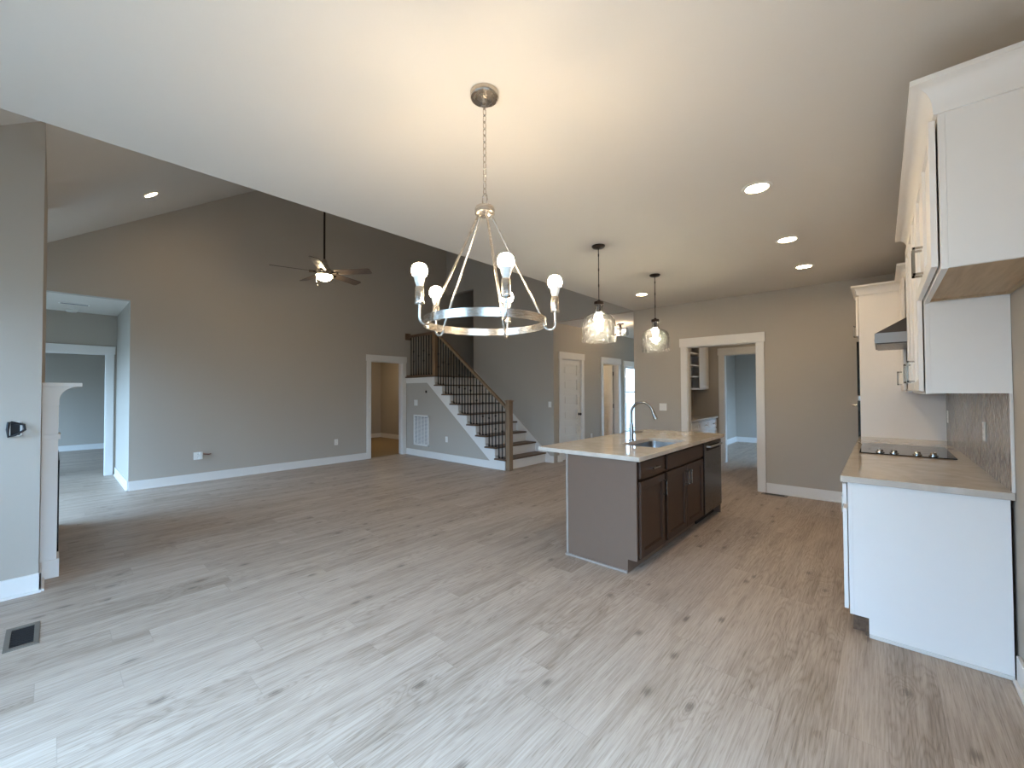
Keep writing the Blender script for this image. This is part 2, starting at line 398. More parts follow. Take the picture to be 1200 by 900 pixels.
struct(MB().box(-17, 0.7, YB - T, 14, -0.12, 0), 'floor', 'floor', 'light greyed oak plank floor running through every room', 'floor')
struct(MB().box(-60, 50, -50, 60, -0.6, -0.4), 'ground', 'ground', 'winter lawn outside the windows', 'ground')
struct(MB().box(XE, XR + T, YB - T, YF, H, H + 0.14), 'ceiling_flat', 'ceil', 'flat white ceiling over kitchen and dining area', 'ceiling')
cv = MB(); y0 = YB - T
cv.prism([(y0, VZ(y0)), (YR, ZV), (YF + 2.2, ZV), (YF + 2.2, ZV + 0.15), (YR, ZV + 0.15), (y0, VZ(y0) + 0.18)], 0, XG - T, XE + T)
struct(cv, 'ceiling_vault', 'ceil', 'sloping vaulted ceiling over the living room', 'ceiling')
struct(MB().prism([(y0, H + 0.0), (YF, H + 0.0), (YF, ZV), (YR, ZV), (y0, VZ(y0))], 0, XE, XE + T) if False else
       MB().prism([(YB, H + 0.14), (YF, H + 0.14), (YF, ZV), (YR, ZV), (YB, VZ(YB) + 0.15)], 0, XE + 0.002, XE + T), 'wall_upper', 'wall', 'wall above the edge of the flat ceiling facing the vault', 'wall')

# gable wall
LH0, LH1, LHZ = -0.55, 0.755, 2.78
GD0, GD1, GDZ = 4.571, 5.356, 2.09
gw = MB(); wall_x(gw, XG - T, XG, YB, YF + 2.2, 2.9, [(LH0, LH1, 0, LHZ), (GD0, GD1, 0, GDZ)])
gw.prism([(YB, 2.9), (YF + 2.2, 2.9), (YF + 2.2, ZV), (YR, ZV), (-0.845, 2.9)], 0, XG - T, XG)
struct(gw, 'wall_left', 'wall', 'tall greige gable wall of the living room with hall opening', 'wall')
# back wall with windows
XB = -10.0
bw = MB(); BWIN = [(-9.75, -8.55, 0.05, 2.15), (-8.08, -6.82, 0.05, 2.4), (-4.25, -3.65, 1.0, 2.3), (-2.6, -0.8, 0.05, 2.25)]
wall_y(bw, YB - T, YB, XB - T, XR + T, H, BWIN)
struct(bw, 'wall_back', 'wall', 'outside wall behind the camera with windows', 'wall')
# right wall
RWIN = (-0.9, 0.9, 0.3, 2.2)
struct(wall_x(MB(), XR, XR + T, YB, YF + T, H, [RWIN]), 'wall_right', 'wall', 'greige kitchen wall behind the white cabinets', 'wall')
# far wall with pantry doorway
PD0, PD1, PDZ = -2.265, -1.31, 2.105
fw = MB(); wall_y(fw, YF, YF + T, XE, XR, H, [(PD0, PD1, 0, PDZ)])
struct(fw, 'wall_far', 'wall', 'greige far kitchen wall with cased doorway', 'wall')
# stair wall and wall above hall opening, stairwell recess
XS = -7.18
sw = MB(); sw.box(XS, XH, YF, YF + T, 0, ZV); sw.box(XH, XE + T, YF, YF + T, H, ZV)
sw.box(XG, XS, YF, YF + T, 3.86, ZV)
sw.box(XS, XS + T, YF + T, YF + 2.0, 0, ZV); sw.box(XG, XS + T, YF + 2.0, YF + 2.12, 0, ZV)
struct(sw, 'wall_stairwell', 'wall', 'tall greige wall behind the staircase and over the hall', 'wall')
# under-stair wall
YS = 5.45; RISE = 0.1967; RUN = 0.255; X1 = -5.055; ZL = 9 * RISE; XLAND = X1 - 8 * RUN
us = MB(); us.prism([(XG, 0), (X1 - 0.1, 0), (X1 - 0.1, 0.12), (XLAND, ZL - 0.14), (XG, ZL - 0.14)], 1, YS + 0.012, YS + 0.1)
struct(us, 'wall_under_stair', 'wall', 'grey triangular wall under the staircase', 'wall')

# hall
HE = 12.0
hd1 = (6.93, 7.667, 0, 2.09); hd2 = (8.605, 9.361, 0, 2.08); hw = (9.74, 10.6, 0.42, 2.05)
hl = MB(); wall_x(hl, XH - T, XH, YF + T, HE, H, [hd1, hd2, hw])
struct(hl, 'wall_hall_left', 'wall', 'hall side wall with two white doors and a window', 'wall')
hr = MB(); hr.box(XE, XE + T, YF + T, HE, 0, H)
struct(hr, 'wall_hall_right', 'wall', 'hall side wall behind the kitchen wall end', 'wall')
he = MB(); wall_y(he, HE, HE + T, XH - T, XE + T, H, [(-4.5, -3.5, 0.05, 2.1)])
struct(he, 'wall_hall_end', 'wall', 'front wall at the end of the hall', 'wall')
struct(MB().box(XH - T, XE + T, YF + T, HE + T, H, H + 0.12), 'ceiling_hall', 'ceil', 'white ceiling over the entry hall', 'ceiling')
# closet room behind door two
cr_ = MB(); cr_.box(-7.05, -6.95, 8.3, 10.2, 0, 2.5); cr_.box(-6.95, XH - T, 8.2, 8.3, 0, 2.5); cr_.box(-6.95, XH - T, 9.46, 9.56, 0, 2.5)
struct(cr_, 'wall_powder_room', 'wall', 'walls of the small room behind the open hall door', 'wall')
struct(MB().box(-7.05, XH - T, 8.2, 9.56, 2.5, 2.6), 'ceiling_powder_room', 'ceil', 'ceiling of the small room behind the open hall door', 'ceiling')
# pantry and far room
PY = 8.85; ID0, ID1, IDZ = -2.31, -1.45, 2.12
pw = MB(); pw.box(-3.03, -2.9, YF + T, PY, 0, 2.7); wall_y(pw, PY, PY + T, -3.2, -0.2, 2.7, [(ID0, ID1, 0, IDZ)]); pw.box(-0.32, -0.2, YF + T, PY, 0, 2.7)
struct(pw, 'wall_pantry', 'wall', 'greige pantry walls seen through the kitchen doorway', 'wall')
struct(MB().box(-3.03, -0.2, YF + T, PY + T, 2.7, 2.8), 'ceiling_pantry', 'ceil', 'pantry ceiling', 'ceiling')
rw = MB(); rw.box(-3.16, -3.04, PY + T, 12.9, 0, 2.7); rw.box(-3.04, 0.3, 12.75, 12.87, 0, 2.7); wall_x(rw, 0.2, 0.32, PY + T, 12.75, 2.7, [(10.3, 11.7, 0.5, 2.1)])
struct(rw, 'wall_far_room', 'wall', 'grey walls of the daylit room beyond the pantry', 'wall')
struct(MB().box(-3.16, 0.32, PY + T, 12.87, 2.7, 2.8), 'ceiling_far_room', 'ceil', 'ceiling of the room beyond the pantry', 'ceiling')
# left hall and bedroom
XB = -10.0; BD0, BD1, BDZ = -0.42, 0.628, 2.10
lw = MB(); lw.box(XB, XG - T, LH1, LH1 + T, 0, LHZ)
struct(lw, 'wall_side_hall', 'wall', 'walls of the short hall off the living room', 'wall')
lb = MB(); wall_x(lb, XB - T, XB, -2.6, 3.0, LHZ, [(BD0, BD1, 0, BDZ)])
struct(lb, 'wall_bedroom_door', 'wall', 'grey wall with cased opening at the end of the short hall', 'wall')
lr = MB(); lr.box(-15.12, -15, -2.6, 3.0, 0, LHZ); lr.box(-15, XB - T, 2.9, 3.0, 0, LHZ); wall_y(lr, -2.6, -2.5, -15, XB - T, LHZ, [(-14.2, -11.2, 0.4, 2.2)])
struct(lr, 'wall_bedroom', 'wall', 'blue grey walls of the bedroom beyond the short hall', 'wall')
struct(MB().box(-15.12, XG - T, -2.6, 3.0, LHZ, LHZ + 0.1), 'ceiling_side_hall', 'ceil', 'white ceiling over the short hall and bedroom', 'ceiling')
# room behind gable door
gr_ = MB(); gr_.box(-11.9, -11.8, 3.9, 7.05, 0, 2.6); gr_.box(-11.8, XG - T, 6.95, 7.05, 0, 2.6); gr_.box(-11.8, XG - T, 3.9, 4.0, 0, 2.6)
struct(gr_, 'wall_side_room', 'wall', 'tan walls of the room behind the living room doorway', 'wall')
struct(MB().box(-11.9, XG - T, 3.9, 7.05, 2.6, 2.7), 'ceiling_side_room', 'ceil', 'ceiling of the room behind the living room doorway', 'ceiling')
struct(MB().box(-11.8, XG - 0.06, 4.0, 6.95, 0, 0.008), 'floor_side_room', 'carpet', 'tan carpet in the room behind the living room doorway', 'floor')

# chimney chase
CX0, CX1, CY = -6.72, -4.525, -0.05
ch = MB(); ch.prism([(YB, 0), (CY, 0), (CY, VZ(CY)), (YB, VZ(YB))], 0, CX0, CX1)
struct(ch, 'wall_chimney', 'wall', 'boxed out greige chimney breast at the left edge', 'wall')

# baseboards
BH = 0.135
def base_y(mb, x, s, ya, yb):      # along Y on plane x, sticking out by s
    mb.box(x, x + s * 0.015, ya, yb, 0.0, BH); mb.box(x, x + s * 0.028, ya, yb, 0.0, 0.018)
def base_x(mb, y, s, xa, xb):
    mb.box(xa, xb, y, y + s * 0.015, 0.0, BH); mb.box(xa, xb, y, y + s * 0.028, 0.0, 0.018)
b = MB(); base_y(b, XG, 1, LH1 + 0.001, GD0 - 0.1); struct(b, 'baseboard_left', 'trim', 'long white baseboard along the tall gable wall', 'baseboard', 0.003)
b = MB(); base_x(b, YF, -1, PD1 + 0.1, -0.2); base_x(b, YF, -1, XE, PD0 - 0.1); struct(b, 'baseboard_far', 'trim', 'white baseboard along the far kitchen wall', 'baseboard', 0.003)
b = MB(); base_y(b, XR, -1, YB, 3.12); struct(b, 'baseboard_right', 'trim', 'white baseboard beside the white base cabinet at the right', 'baseboard', 0.003)
b = MB(); base_y(b, CX1, 1, YB, CY + 0.015); base_x(b, CY, 1, -4.79, CX1 + 0.015); struct(b, 'baseboard_chimney', 'trim', 'white baseboard round the chimney breast', 'baseboard', 0.003)
b = MB(); base_x(b, YS + 0.012, -1, XG + 0.02, X1 - 0.16); struct(b, 'baseboard_stair', 'trim', 'white baseboard under the staircase wall', 'baseboard', 0.003)
b = MB(); base_x(b, YF, -1, -4.97, XH); base_y(b, XH, 1, YF + T, 6.83); base_y(b, XH, 1, 7.77, 8.5); base_y(b, XH, 1, 9.46, HE); struct(b, 'baseboard_hall', 'trim', 'white baseboard along the entry hall wall', 'baseboard', 0.003)
b = MB(); base_x(b, LH1, -1, XB + 0.05, XG - 0.001); base_y(b, -15, 1, -2.5, 2.9); base_x(b, 2.9, -1, -15, XB - T); struct(b, 'baseboard_side_hall', 'trim', 'white baseboard in the short hall and bedroom', 'baseboard', 0.003)
b = MB(); base_x(b, 12.75, -1, -3.04, 0.2); base_y(b, -3.04, 1, PY + T, 12.75); struct(b, 'baseboard_far_room', 'trim', 'white baseboard in the room beyond the pantry', 'baseboard', 0.003)
b = MB(); base_x(b, 6.95, -1, -11.8, XG - T); base_y(b, -11.8, 1, 4.0, 6.95); struct(b, 'baseboard_side_room', 'trim', 'white baseboard in the tan side room', 'baseboard', 0.003)

# cased openings: side casings, head board with ears, jamb lining
CW, HT = 0.095, 0.135
def casing_y(mb, x, s, y0, y1, z1, jamb=T):     # opening in a wall on plane x
    mb.box(x, x + s * 0.018, y0 - CW, y0, 0, z1); mb.box(x, x + s * 0.018, y1, y1 + CW, 0, z1)
    mb.box(x, x + s * 0.026, y0 - CW - 0.015, y1 + CW + 0.015, z1, z1 + HT)
    if jamb:
        a, c = x - s * (jamb + 0.001), x + s * 0.002
        mb.box(a, c, y0, y0 + 0.012, 0, z1); mb.box(a, c, y1 - 0.012, y1, 0, z1); mb.box(a, c, y0, y1, z1 - 0.012, z1)
def casing_x(mb, y, s, x0, x1, z1, jamb=T):
    mb.box(x0 - CW, x0, y, y + s * 0.018, 0, z1); mb.box(x1, x1 + CW, y, y + s * 0.018, 0, z1)
    mb.box(x0 - CW - 0.015, x1 + CW + 0.015, y, y + s * 0.026, z1, z1 + HT)
    if jamb:
        a, c = y - s * (jamb + 0.001), y + s * 0.002
        mb.box(x0, x0 + 0.012, a, c, 0, z1); mb.box(x1 - 0.012, x1, a, c, 0, z1); mb.box(x0, x1, a, c, z1 - 0.012, z1)
b = MB(); casing_x(b, YF, -1, PD0, PD1, PDZ); struct(b, 'trim_1', 'trim', 'white casing round the doorway in the far kitchen wall', 'door trim', 0.002)
b = MB(); casing_x(b, PY, -1, ID0, ID1, IDZ); struct(b, 'trim_2', 'trim', 'white casing round the inner doorway behind the pantry', 'door trim', 0.002)
b = MB(); casing_y(b, XG, 1, GD0, GD1 - 0.004, GDZ); struct(b, 'trim_3', 'trim', 'white casing round the doorway beside the staircase', 'door trim', 0.002)
b = MB(); casing_y(b, XB, 1, BD0, BD1, BDZ); struct(b, 'trim_4', 'trim', 'white casing at the end of the short hall', 'door trim', 0.002)

# hall doors
def panel_door(mb, fr, wd, ht, th, n=6):
    # door in local frame: fr(u, v, n) -> world ; built from stiles, rails and sunk panels with raised fields
    def fb(u0, u1, v0, v1, n0, n1):
        ps = [fr(u, v, k) for u in (u0, u1) for v in (v0, v1) for k in (n0, n1)]
        v = [mb.bm.verts.new(q) for q in ps]
        for f in ((0, 1, 3, 2), (4, 6, 7, 5), (0, 4, 5, 1), (2, 3, 7, 6), (0, 2, 6, 4), (1, 5, 7, 3)): mb.bm.faces.new([v[i] for i in f])
    st = 0.115; rl = 0.1
    fb(0, st, 0, ht, 0, th); fb(wd - st, wd, 0, ht, 0, th)
    ph = (ht - rl * (n + 1) - 0.08) / n; z = 0.0
    for i in range(n + 1):
        r = rl + (0.08 if i == 0 else 0)
        fb(st, wd - st, z, z + r, 0, th); z += r
        if i < n:
            fb(st, wd - st, z, z + ph, 0.021, th - 0.021); fb(st + 0.04, wd - st - 0.04, z + 0.04, z + ph - 0.04, 0.012, th - 0.012); z += ph
def knob(mb, c, d):
    c = Vector(c); d = Vector(d)
    mb.tube([c, c + d * 0.008], 0.03, 20); mb.tube([c + d * 0.008, c + d * 0.04], 0.012, 12)
    mb.tube([c + d * 0.036, c + d * 0.044, c + d * 0.056, c + d * 0.066, c + d * 0.07], [0.014, 0.026, 0.03, 0.024, 0.008], 20)
d1 = thing('door_1', 'closed white six panel hall door with dark knob, nearest the stairs', 'door', (XH, 7.3, 0), kind='structure')
b = MB(); casing_y(b, XH, 1, hd1[0], hd1[1], hd1[3]); b.build('casing', 'trim', d1, 0.002)
b = MB(); panel_door(b, lambda u, v, k: Vector((XH - 0.065 + k, 6.945 + u, 0.01 + v)), 0.707, 2.062, 0.046); b.build('door_leaf', 'trim', d1, 0.003)
b = MB(); knob(b, (XH - 0.025, 7.59, 0.93), (1, 0, 0)); b.build('door_knob', 'bronze', d1, smooth=True)
for z in (0.25, 1.05, 1.85): b = MB(); b.cyl((XH - 0.02, 6.944, z - 0.045), (XH - 0.02, 6.944, z + 0.045), 0.006, 8); b.build('hinge', 'bronze', d1)
d2 = thing('door_2', 'white hall door standing open into a lit room, beside the window', 'door', (XH, 8.98, 0), kind='structure')
b = MB(); casing_y(b, XH, 1, hd2[0], hd2[1], hd2[3]); b.build('casing', 'trim', d2, 0.002)
b = MB(); panel_door(b, lambda u, v, k: Vector((XH - T - 0.012 - u, 9.30 + k, 0.01 + v)), 0.72, 2.05, 0.046); b.build('door_leaf', 'trim', d2, 0.003)
for z in (0.25, 1.05, 1.85): b = MB(); b.cyl((XH - T - 0.004, 9.332, z - 0.05), (XH - T - 0.004, 9.332, z + 0.05), 0.012, 8); b.build('hinge', 'bronze', d2)

# windows
def window_unit(nm, label, axis, plane, s, a0, a1, z0, z1, sashes=1, cased=True, loc=None):
    # axis 1: wall on plane x, opening along y ; axis 0: wall on plane y, opening along x. s = direction into the room
    L = ((plane, (a0 + a1) / 2, z0) if axis == 1 else ((a0 + a1) / 2, plane, z0))
    w_ = thing(nm, label, 'window', L, kind='structure')
    def bx(mb, p0, p1, q0, q1, zz0, zz1):
        if axis == 1: mb.box(plane + p0, plane + p1, q0, q1, zz0, zz1)
        else: mb.box(q0, q1, plane + p0, plane + p1, zz0, zz1)
    if cased:
        b = MB(); cw = 0.09
        bx(b, 0, s * 0.018, a0 - cw, a0, z0 - 0.09, z1); bx(b, 0, s * 0.018, a1, a1 + cw, z0 - 0.09, z1)
        bx(b, 0, s * 0.026, a0 - cw - 0.015, a1 + cw + 0.015, z1, z1 + 0.135); bx(b, 0, s * 0.018, a0, a1, z0 - 0.09, z0 - 0.02)
        b.build('casing', 'trim', w_, 0.002)
        b = MB(); bx(b, -s * 0.06, s * 0.04, a0 - 0.1, a1 + 0.1, z0 - 0.02, z0 + 0.004); b.build('sill', 'trim', w_, 0.003)
    b = MB(); f = 0.045; d0, d1 = -s * 0.11, -s * 0.05
    n = sashes; wd = (a1 - a0) / n
    for i in range(n):
        p, q = a0 + i * wd, a0 + (i + 1) * wd
        bx(b, d0, d1, p, p + f, z0, z1); bx(b, d0, d1, q - f, q, z0, z1); bx(b, d0, d1, p, q, z0, z0 + f); bx(b, d0, d1, p, q, z1 - f, z1)
        zm = (z0 + z1) / 2 + 0.16; bx(b, d0, d1, p, q, zm - 0.022, zm + 0.022)
    b.build('window_frame', 'trim', w_)
    b = MB(); bx(b, -s * 0.085, -s * 0.079, a0 + 0.01, a1 - 0.01, z0 + 0.01, z1 - 0.01); b.build('pane', 'pane', w_)
    c = (a0 + a1) / 2; zc = (z0 + z1) / 2
    loc = (plane - s * 0.14, c, zc) if axis == 1 else (c, plane - s * 0.14, zc)
    portal('daylight_portal', loc, (s, 0, 0) if axis == 1 else (0, s, 0), a1 - a0, z1 - z0)
    return w_
window_unit('window_1', 'tall white framed sash window at the end of the hall wall', 1, XH, 1, *hw[:2], hw[2], hw[3])
window_unit('window_2', 'living room window left of the chimney breast', 0, YB, 1, *BWIN[1])
window_unit('window_3', 'wide glazed doors behind the dining area', 0, YB, 1, *BWIN[3], sashes=3)
window_unit('window_9', 'high window between chimney breast and dining doors', 0, YB, 1, *BWIN[2])
window_unit('window_8', 'dining window in the right wall beside the camera', 1, XR, -1, *RWIN, sashes=2)
window_unit('window_4', 'glazed outside door of the short hall', 0, YB, 1, *BWIN[0])
window_unit('window_5', 'front window at the end of the hall', 0, HE, -1, -4.5, -3.5, 0.05, 2.1)
window_unit('window_6', 'window in the room beyond the pantry', 1, 0.2, -1, 10.3, 11.7, 0.5, 2.1, sashes=2)
window_unit('window_7', 'bedroom window beyond the short hall', 0, -2.5, 1, -14.2, -11.2, 0.4, 2.2, sashes=3)

#PART2
FAN = (-5.9, 2.58, 3.1); FANA = 38; FANR = 0.68
PCF = -2.44; SHD = 0.30; SHY1 = 8.82
M['taupe2'] = paint('pale_taupe_moulding', (150, 136, 124), 0.45)
M['grey_print'] = paint('grey_burner_print', (120, 118, 116), 0.4)
M['filter'] = paint('grey_filter_cloth', (140, 138, 140), 0.9, 0.2, 120, 0.1)
M['redwire'] = paint('red_brown_cable', (120, 62, 52), 0.5)
# ------------------------------------------------------------------ staircase
st = thing('staircase', 'oak staircase with white risers and black iron balusters against the tall wall', 'staircase', (X1 + 0.05, YS, 0))
NOS = lambda x: RISE + (X1 - x) * RISE / RUN
for k in range(1, 9):
    b = MB(); b.box(X1 - RUN * k + 0.0, X1 - RUN * (k - 1) + 0.03, YS - 0.03, YF - 0.02, k * RISE - 0.028, k * RISE); b.build('tread', 'tread', st, 0.006)
b = MB(); b.box(XG + 0.001, XLAND + 0.03, YS - 0.03, YF, ZL - 0.028, ZL); b.box(XG + 0.001, XS - 0.001, YF, YF + 1.99, ZL - 0.028, ZL); b.build('landing', 'tread', st, 0.006)
for k in range(1, 10):
    b = MB(); x = X1 - RUN * (k - 1); b.box(x - 0.018, x, YS + 0.012, YF - 0.02, (k - 1) * RISE, k * RISE - 0.028); b.build('riser', 'trim', st)
poly = [(X1, 0.0)]
for k in range(1, 9):
    poly += [(X1 - RUN * (k - 1), k * RISE - 0.03), (X1 - RUN * k, k * RISE - 0.03)]
poly += [(XLAND, ZL - 0.03), (XG + 0.002, ZL - 0.03), (XG + 0.002, ZL - 0.15), (-7.36, ZL - 0.15), (-5.44, BH), (-5.44, 0.0)]
b = MB(); b.prism(poly, 1, YS - 0.004, YS + 0.012); b.build('stringer', 'trim', st)
xa = XLAND - 0.05
b = MB(); b.prism([(-4.94, 0), (-4.94, 0.14), (-5.02, 0.2), (xa, NOS(xa) + 0.13), (xa, NOS(xa) - 0.25), (-5.3, 0)], 1, YF - 0.02, YF - 0.001); b.build('wall_skirt', 'trim', st)
def newel(x, y, z0, z1, nm='newel_post'):
    b = MB(); h = 0.047
    b.box(x - h, x + h, y - h, y + h, z0, z1 - 0.03); b.box(x - h - 0.006, x + h + 0.006, y - h - 0.006, y + h + 0.006, z1 - 0.1, z1 - 0.09)
    b.box(x - h - 0.012, x + h + 0.012, y - h - 0.012, y + h + 0.012, z1 - 0.03, z1 - 0.012)
    b.prism([(x - h, z1 - 0.012), (x + h, z1 - 0.012), (x + h * 0.4, z1), (x - h * 0.4, z1)], 1, y - h, y + h)
    return b.build(nm, 'oak', st, 0.003)
YN = YS + 0.05
newel(-4.998, YN, 0.0, 1.27); newel(-7.14, YN, ZL, 2.79)
RT = 0.955
b = MB(); xa, xb = -5.04, -7.1
b.prism([(xa, NOS(xa) + RT), (xb, NOS(xb) + RT), (xb, NOS(xb) + RT - 0.065), (xa, NOS(xa) + RT - 0.065)], 1, YN - 0.032, YN + 0.032); b.build('handrail', 'oak', st, 0.012)
b = MB(); b.box(XG + 0.02, -7.18, YN - 0.032, YN + 0.032, ZL + 0.895, ZL + 0.955); b.build('landing_rail', 'tread', st, 0.012)  # darker than the handrail: shade on the backlit rail put into its colour
b = MB(); b.box(XG + 0.001, XG + 0.022, YN - 0.07, YN + 0.07, ZL + 0.85, ZL + 1.0); b.build('rail_rosette', 'tread', st, 0.004)  # same dark wood, shade at the backlit rail end put into the colour
b = MB(); b.box(XG + 0.001, -7.19, YN - 0.03, YN + 0.03, ZL, ZL + 0.03); b.build('landing_shoe', 'tread', st, 0.004)
def baluster(x, z0, z1, kind):
    b = MB(); h = 0.0075
    b.box(x - h, x + h, YN - h, YN + h, z0, z1); b.box(x - 0.014, x + 0.014, YN - 0.014, YN + 0.014, z0, z0 + 0.022)
    zs = {0: [], 1: [0.5], 2: [0.36, 0.62]}[kind]
    for f in zs:
        z = z0 + f * (z1 - z0)
        b.tube([(x, YN, z - 0.022), (x, YN, z - 0.012), (x, YN, z), (x, YN, z + 0.012), (x, YN, z + 0.022)], [0.009, 0.017, 0.02, 0.017, 0.009], 10)
    b.build('baluster', 'black', st)
i = 0
for k in range(1, 9):
    for j in range(3):
        x = X1 - RUN * (k - 1) - 0.03 - j * RUN / 3
        if x > -5.06: continue
        baluster(x, k * RISE, NOS(x) + RT - 0.05, (0, 1, 0, 2)[i % 4]); i += 1
for j in range(9): baluster(-7.27 - j * 0.095, ZL + 0.03, ZL + 0.9, (0, 1, 0, 2)[j % 4])

# ------------------------------------------------------------------ fireplace mantel
mt_ = thing('fireplace', 'fireplace with white wooden mantel and curved crown shelf against the chimney breast', 'fireplace', (-5.6, CY, 0))
MX0, MX1 = -6.46, -4.79
def leg(x0, x1):
    b = MB(); b.box(x0, x1, CY + 0.001, 0.038, 0.0, 1.33)
    b.box(x0 - 0.008, x1 + 0.008, CY + 0.001, 0.052, 0.0, 0.14); b.box(x0 - 0.008, x1 + 0.006, CY + 0.001, 0.05, 1.065, 1.105)
    b.build('mantel_leg', 'trim', mt_, 0.003)
leg(MX1 - 0.2, MX1); leg(MX0, MX0 + 0.2)
b = MB(); b.box(MX0 + 0.2, MX1 - 0.2, CY + 0.001, 0.034, 1.06, 1.33); b.build('frieze', 'trim', mt_, 0.003)
pr = [(CY + 0.001, 1.475), (CY + 0.001, 1.33), (0.04, 1.33), (0.04, 1.37)]
for a in range(0, 11):
    t = a / 10 * PI / 2; pr.append((0.04 + 0.105 * (1 - math.cos(t)), 1.37 + 0.105 * math.sin(t)))
pr.append((0.15, 1.475))
b = MB(); b.prism(pr, 0, MX0 - 0.0, MX1 + 0.0); b.build('crown_moulding', 'trim', mt_)
b = MB(); b.box(MX0 - 0.03, MX1 + 0.03, CY + 0.001, 0.163, 1.475, 1.505); b.build('mantel_shelf', 'trim', mt_, 0.003)
fp = mt_
b = MB(); b.box(MX0 + 0.2, MX1 - 0.2, CY + 0.001, CY + 0.012, 0.0, 1.06); b.build('surround', 'tile', fp)
b = MB()
b.box(-6.1, -6.05, CY + 0.012, 0.05, 0.1, 0.86); b.box(-5.2, -5.15, CY + 0.012, 0.05, 0.1, 0.86); b.box(-6.1, -5.15, CY + 0.012, 0.05, 0.8, 0.86); b.box(-6.1, -5.15, CY + 0.012, 0.05, 0.1, 0.16)
for q in range(5): b.box(-6.04, -5.21, CY + 0.02, 0.035, 0.17 + q * 0.022, 0.18 + q * 0.022)
b.build('firebox_frame', 'black', fp)
b = MB(); b.box(-6.05, -5.2, CY + 0.012, CY + 0.02, 0.16, 0.8); b.build('fire_glass', 'blackglass', fp)

# ------------------------------------------------------------------ kitchen island
def vpull(mb, fr, u, v, ln=0.13, vert=True):
    # square bar pull: two posts and a bar ; fr(u, v, n)
    def q(u0, u1, v0, v1, n0, n1):
        ps = [fr(a, c, d) for a in (u0, u1) for c in (v0, v1) for d in (n0, n1)]
        vv = [mb.bm.verts.new(p) for p in ps]
        for f in ((0, 1, 3, 2), (4, 6, 7, 5), (0, 4, 5, 1), (2, 3, 7, 6), (0, 2, 6, 4), (1, 5, 7, 3)): mb.bm.faces.new([vv[i] for i in f])
    h = ln / 2; t = 0.005
    if vert:
        q(u - t, u + t, v - h, v - h + 0.01, 0, 0.034); q(u - t, u + t, v + h - 0.01, v + h, 0, 0.034); q(u - t, u + t, v - h, v + h, 0.026, 0.036)
    else:
        q(u - h, u - h + 0.01, v - t, v + t, 0, 0.034); q(u + h - 0.01, u + h, v - t, v + t, 0, 0.034); q(u - h, u + h, v - t, v + t, 0.026, 0.036)
def shaker(mb, fr, u0, u1, v0, v1, th=0.02, st=0.058, flat=False):
    def q(a0, a1, c0, c1, n0, n1):
        ps = [fr(a, c, d) for a in (a0, a1) for c in (c0, c1) for d in (n0, n1)]
        vv = [mb.bm.verts.new(p) for p in ps]
        for f in ((0, 1, 3, 2), (4, 6, 7, 5), (0, 4, 5, 1), (2, 3, 7, 6), (0, 2, 6, 4), (1, 5, 7, 3)): mb.bm.faces.new([vv[i] for i in f])
    if flat: q(u0, u1, v0, v1, 0, th); return
    q(u0, u0 + st, v0, v1, 0, th); q(u1 - st, u1, v0, v1, 0, th); q(u0 + st, u1 - st, v0, v0 + st, 0, th); q(u0 + st, u1 - st, v1 - st, v1, 0, th)
    q(u0 + st, u1 - st, v0 + st, v1 - st, 0, th * 0.45)
    s2 = st + 0.007; q(u0 + st, u0 + s2, v0 + st, v1 - st, 0, th * 0.75); q(u1 - s2, u1 - st, v0 + st, v1 - st, 0, th * 0.75)
    q(u0 + s2, u1 - s2, v0 + st, v0 + s2, 0, th * 0.75); q(u0 + s2, u1 - s2, v1 - s2, v1 - st, 0, th * 0.75)
IX0, IX1, IY0, IY1, CT = -2.06, -1.42, 3.015, 5.235, 0.878
FI = lambda u, v, n: Vector((IX1 + 0.003 + n, u, v))
TK = 0.105
def island_unit(t, y0, y1, closed=True):
    b = MB(); b.box(IX0 + 0.02, IX1 - 0.02, y0, y1, TK, CT if closed else 0.64)
    b.box(IX1 - 0.02, IX1, y0, y0 + 0.03, TK, CT); b.box(IX1 - 0.02, IX1, y1 - 0.03, y1, TK, CT); b.box(IX1 - 0.02, IX1, y0, y1, CT - 0.03, CT); b.box(IX1 - 0.02, IX1, y0, y1, TK, TK + 0.03); b.box(IX1 - 0.02, IX1, y0, y1, 0.70, 0.74)
    b.build('carcass', 'brownfront', t); b = MB(); b.box(IX0 + 0.02, IX1 - 0.075, y0, y1, 0.0, TK); b.build('toe_kick', 'taupe', t)
ic = thing('island_cabinet', 'narrow taupe island cabinet with one drawer over one door, nearest the camera', 'cabinet', (-1.74, 3.27, 0), 'taupe base cabinets in the island')
island_unit(ic, IY0 + 0.02, 3.545)
dr = MB(); shaker(dr, FI, 3.05, 3.52, 0.735, 0.862, flat=True); dr = dr.build('drawer', 'brownfront', ic, 0.003)
b = MB(); vpull(b, lambda u, v, n: FI(u, v, n + 0.02), 3.285, 0.80, 0.13, False); b.build('handle', 'chrome', dr)
do = MB(); shaker(do, FI, 3.05, 3.52, 0.12, 0.712); do = do.build('door', 'brownfront', ic, 0.002)
b = MB(); vpull(b, lambda u, v, n: FI(u, v, n + 0.02), 3.492, 0.60); b.build('handle', 'chrome', do)
isk = thing('sink_cabinet', 'taupe island sink cabinet with false drawer front over two doors', 'cabinet', (-1.74, 4.06, 0), 'taupe base cabinets in the island')
island_unit(isk, 3.546, 4.565, False)
b = MB(); shaker(b, FI, 3.58, 4.54, 0.735, 0.862, flat=True); b.build('false_drawer_front', 'brownfront', isk, 0.003)
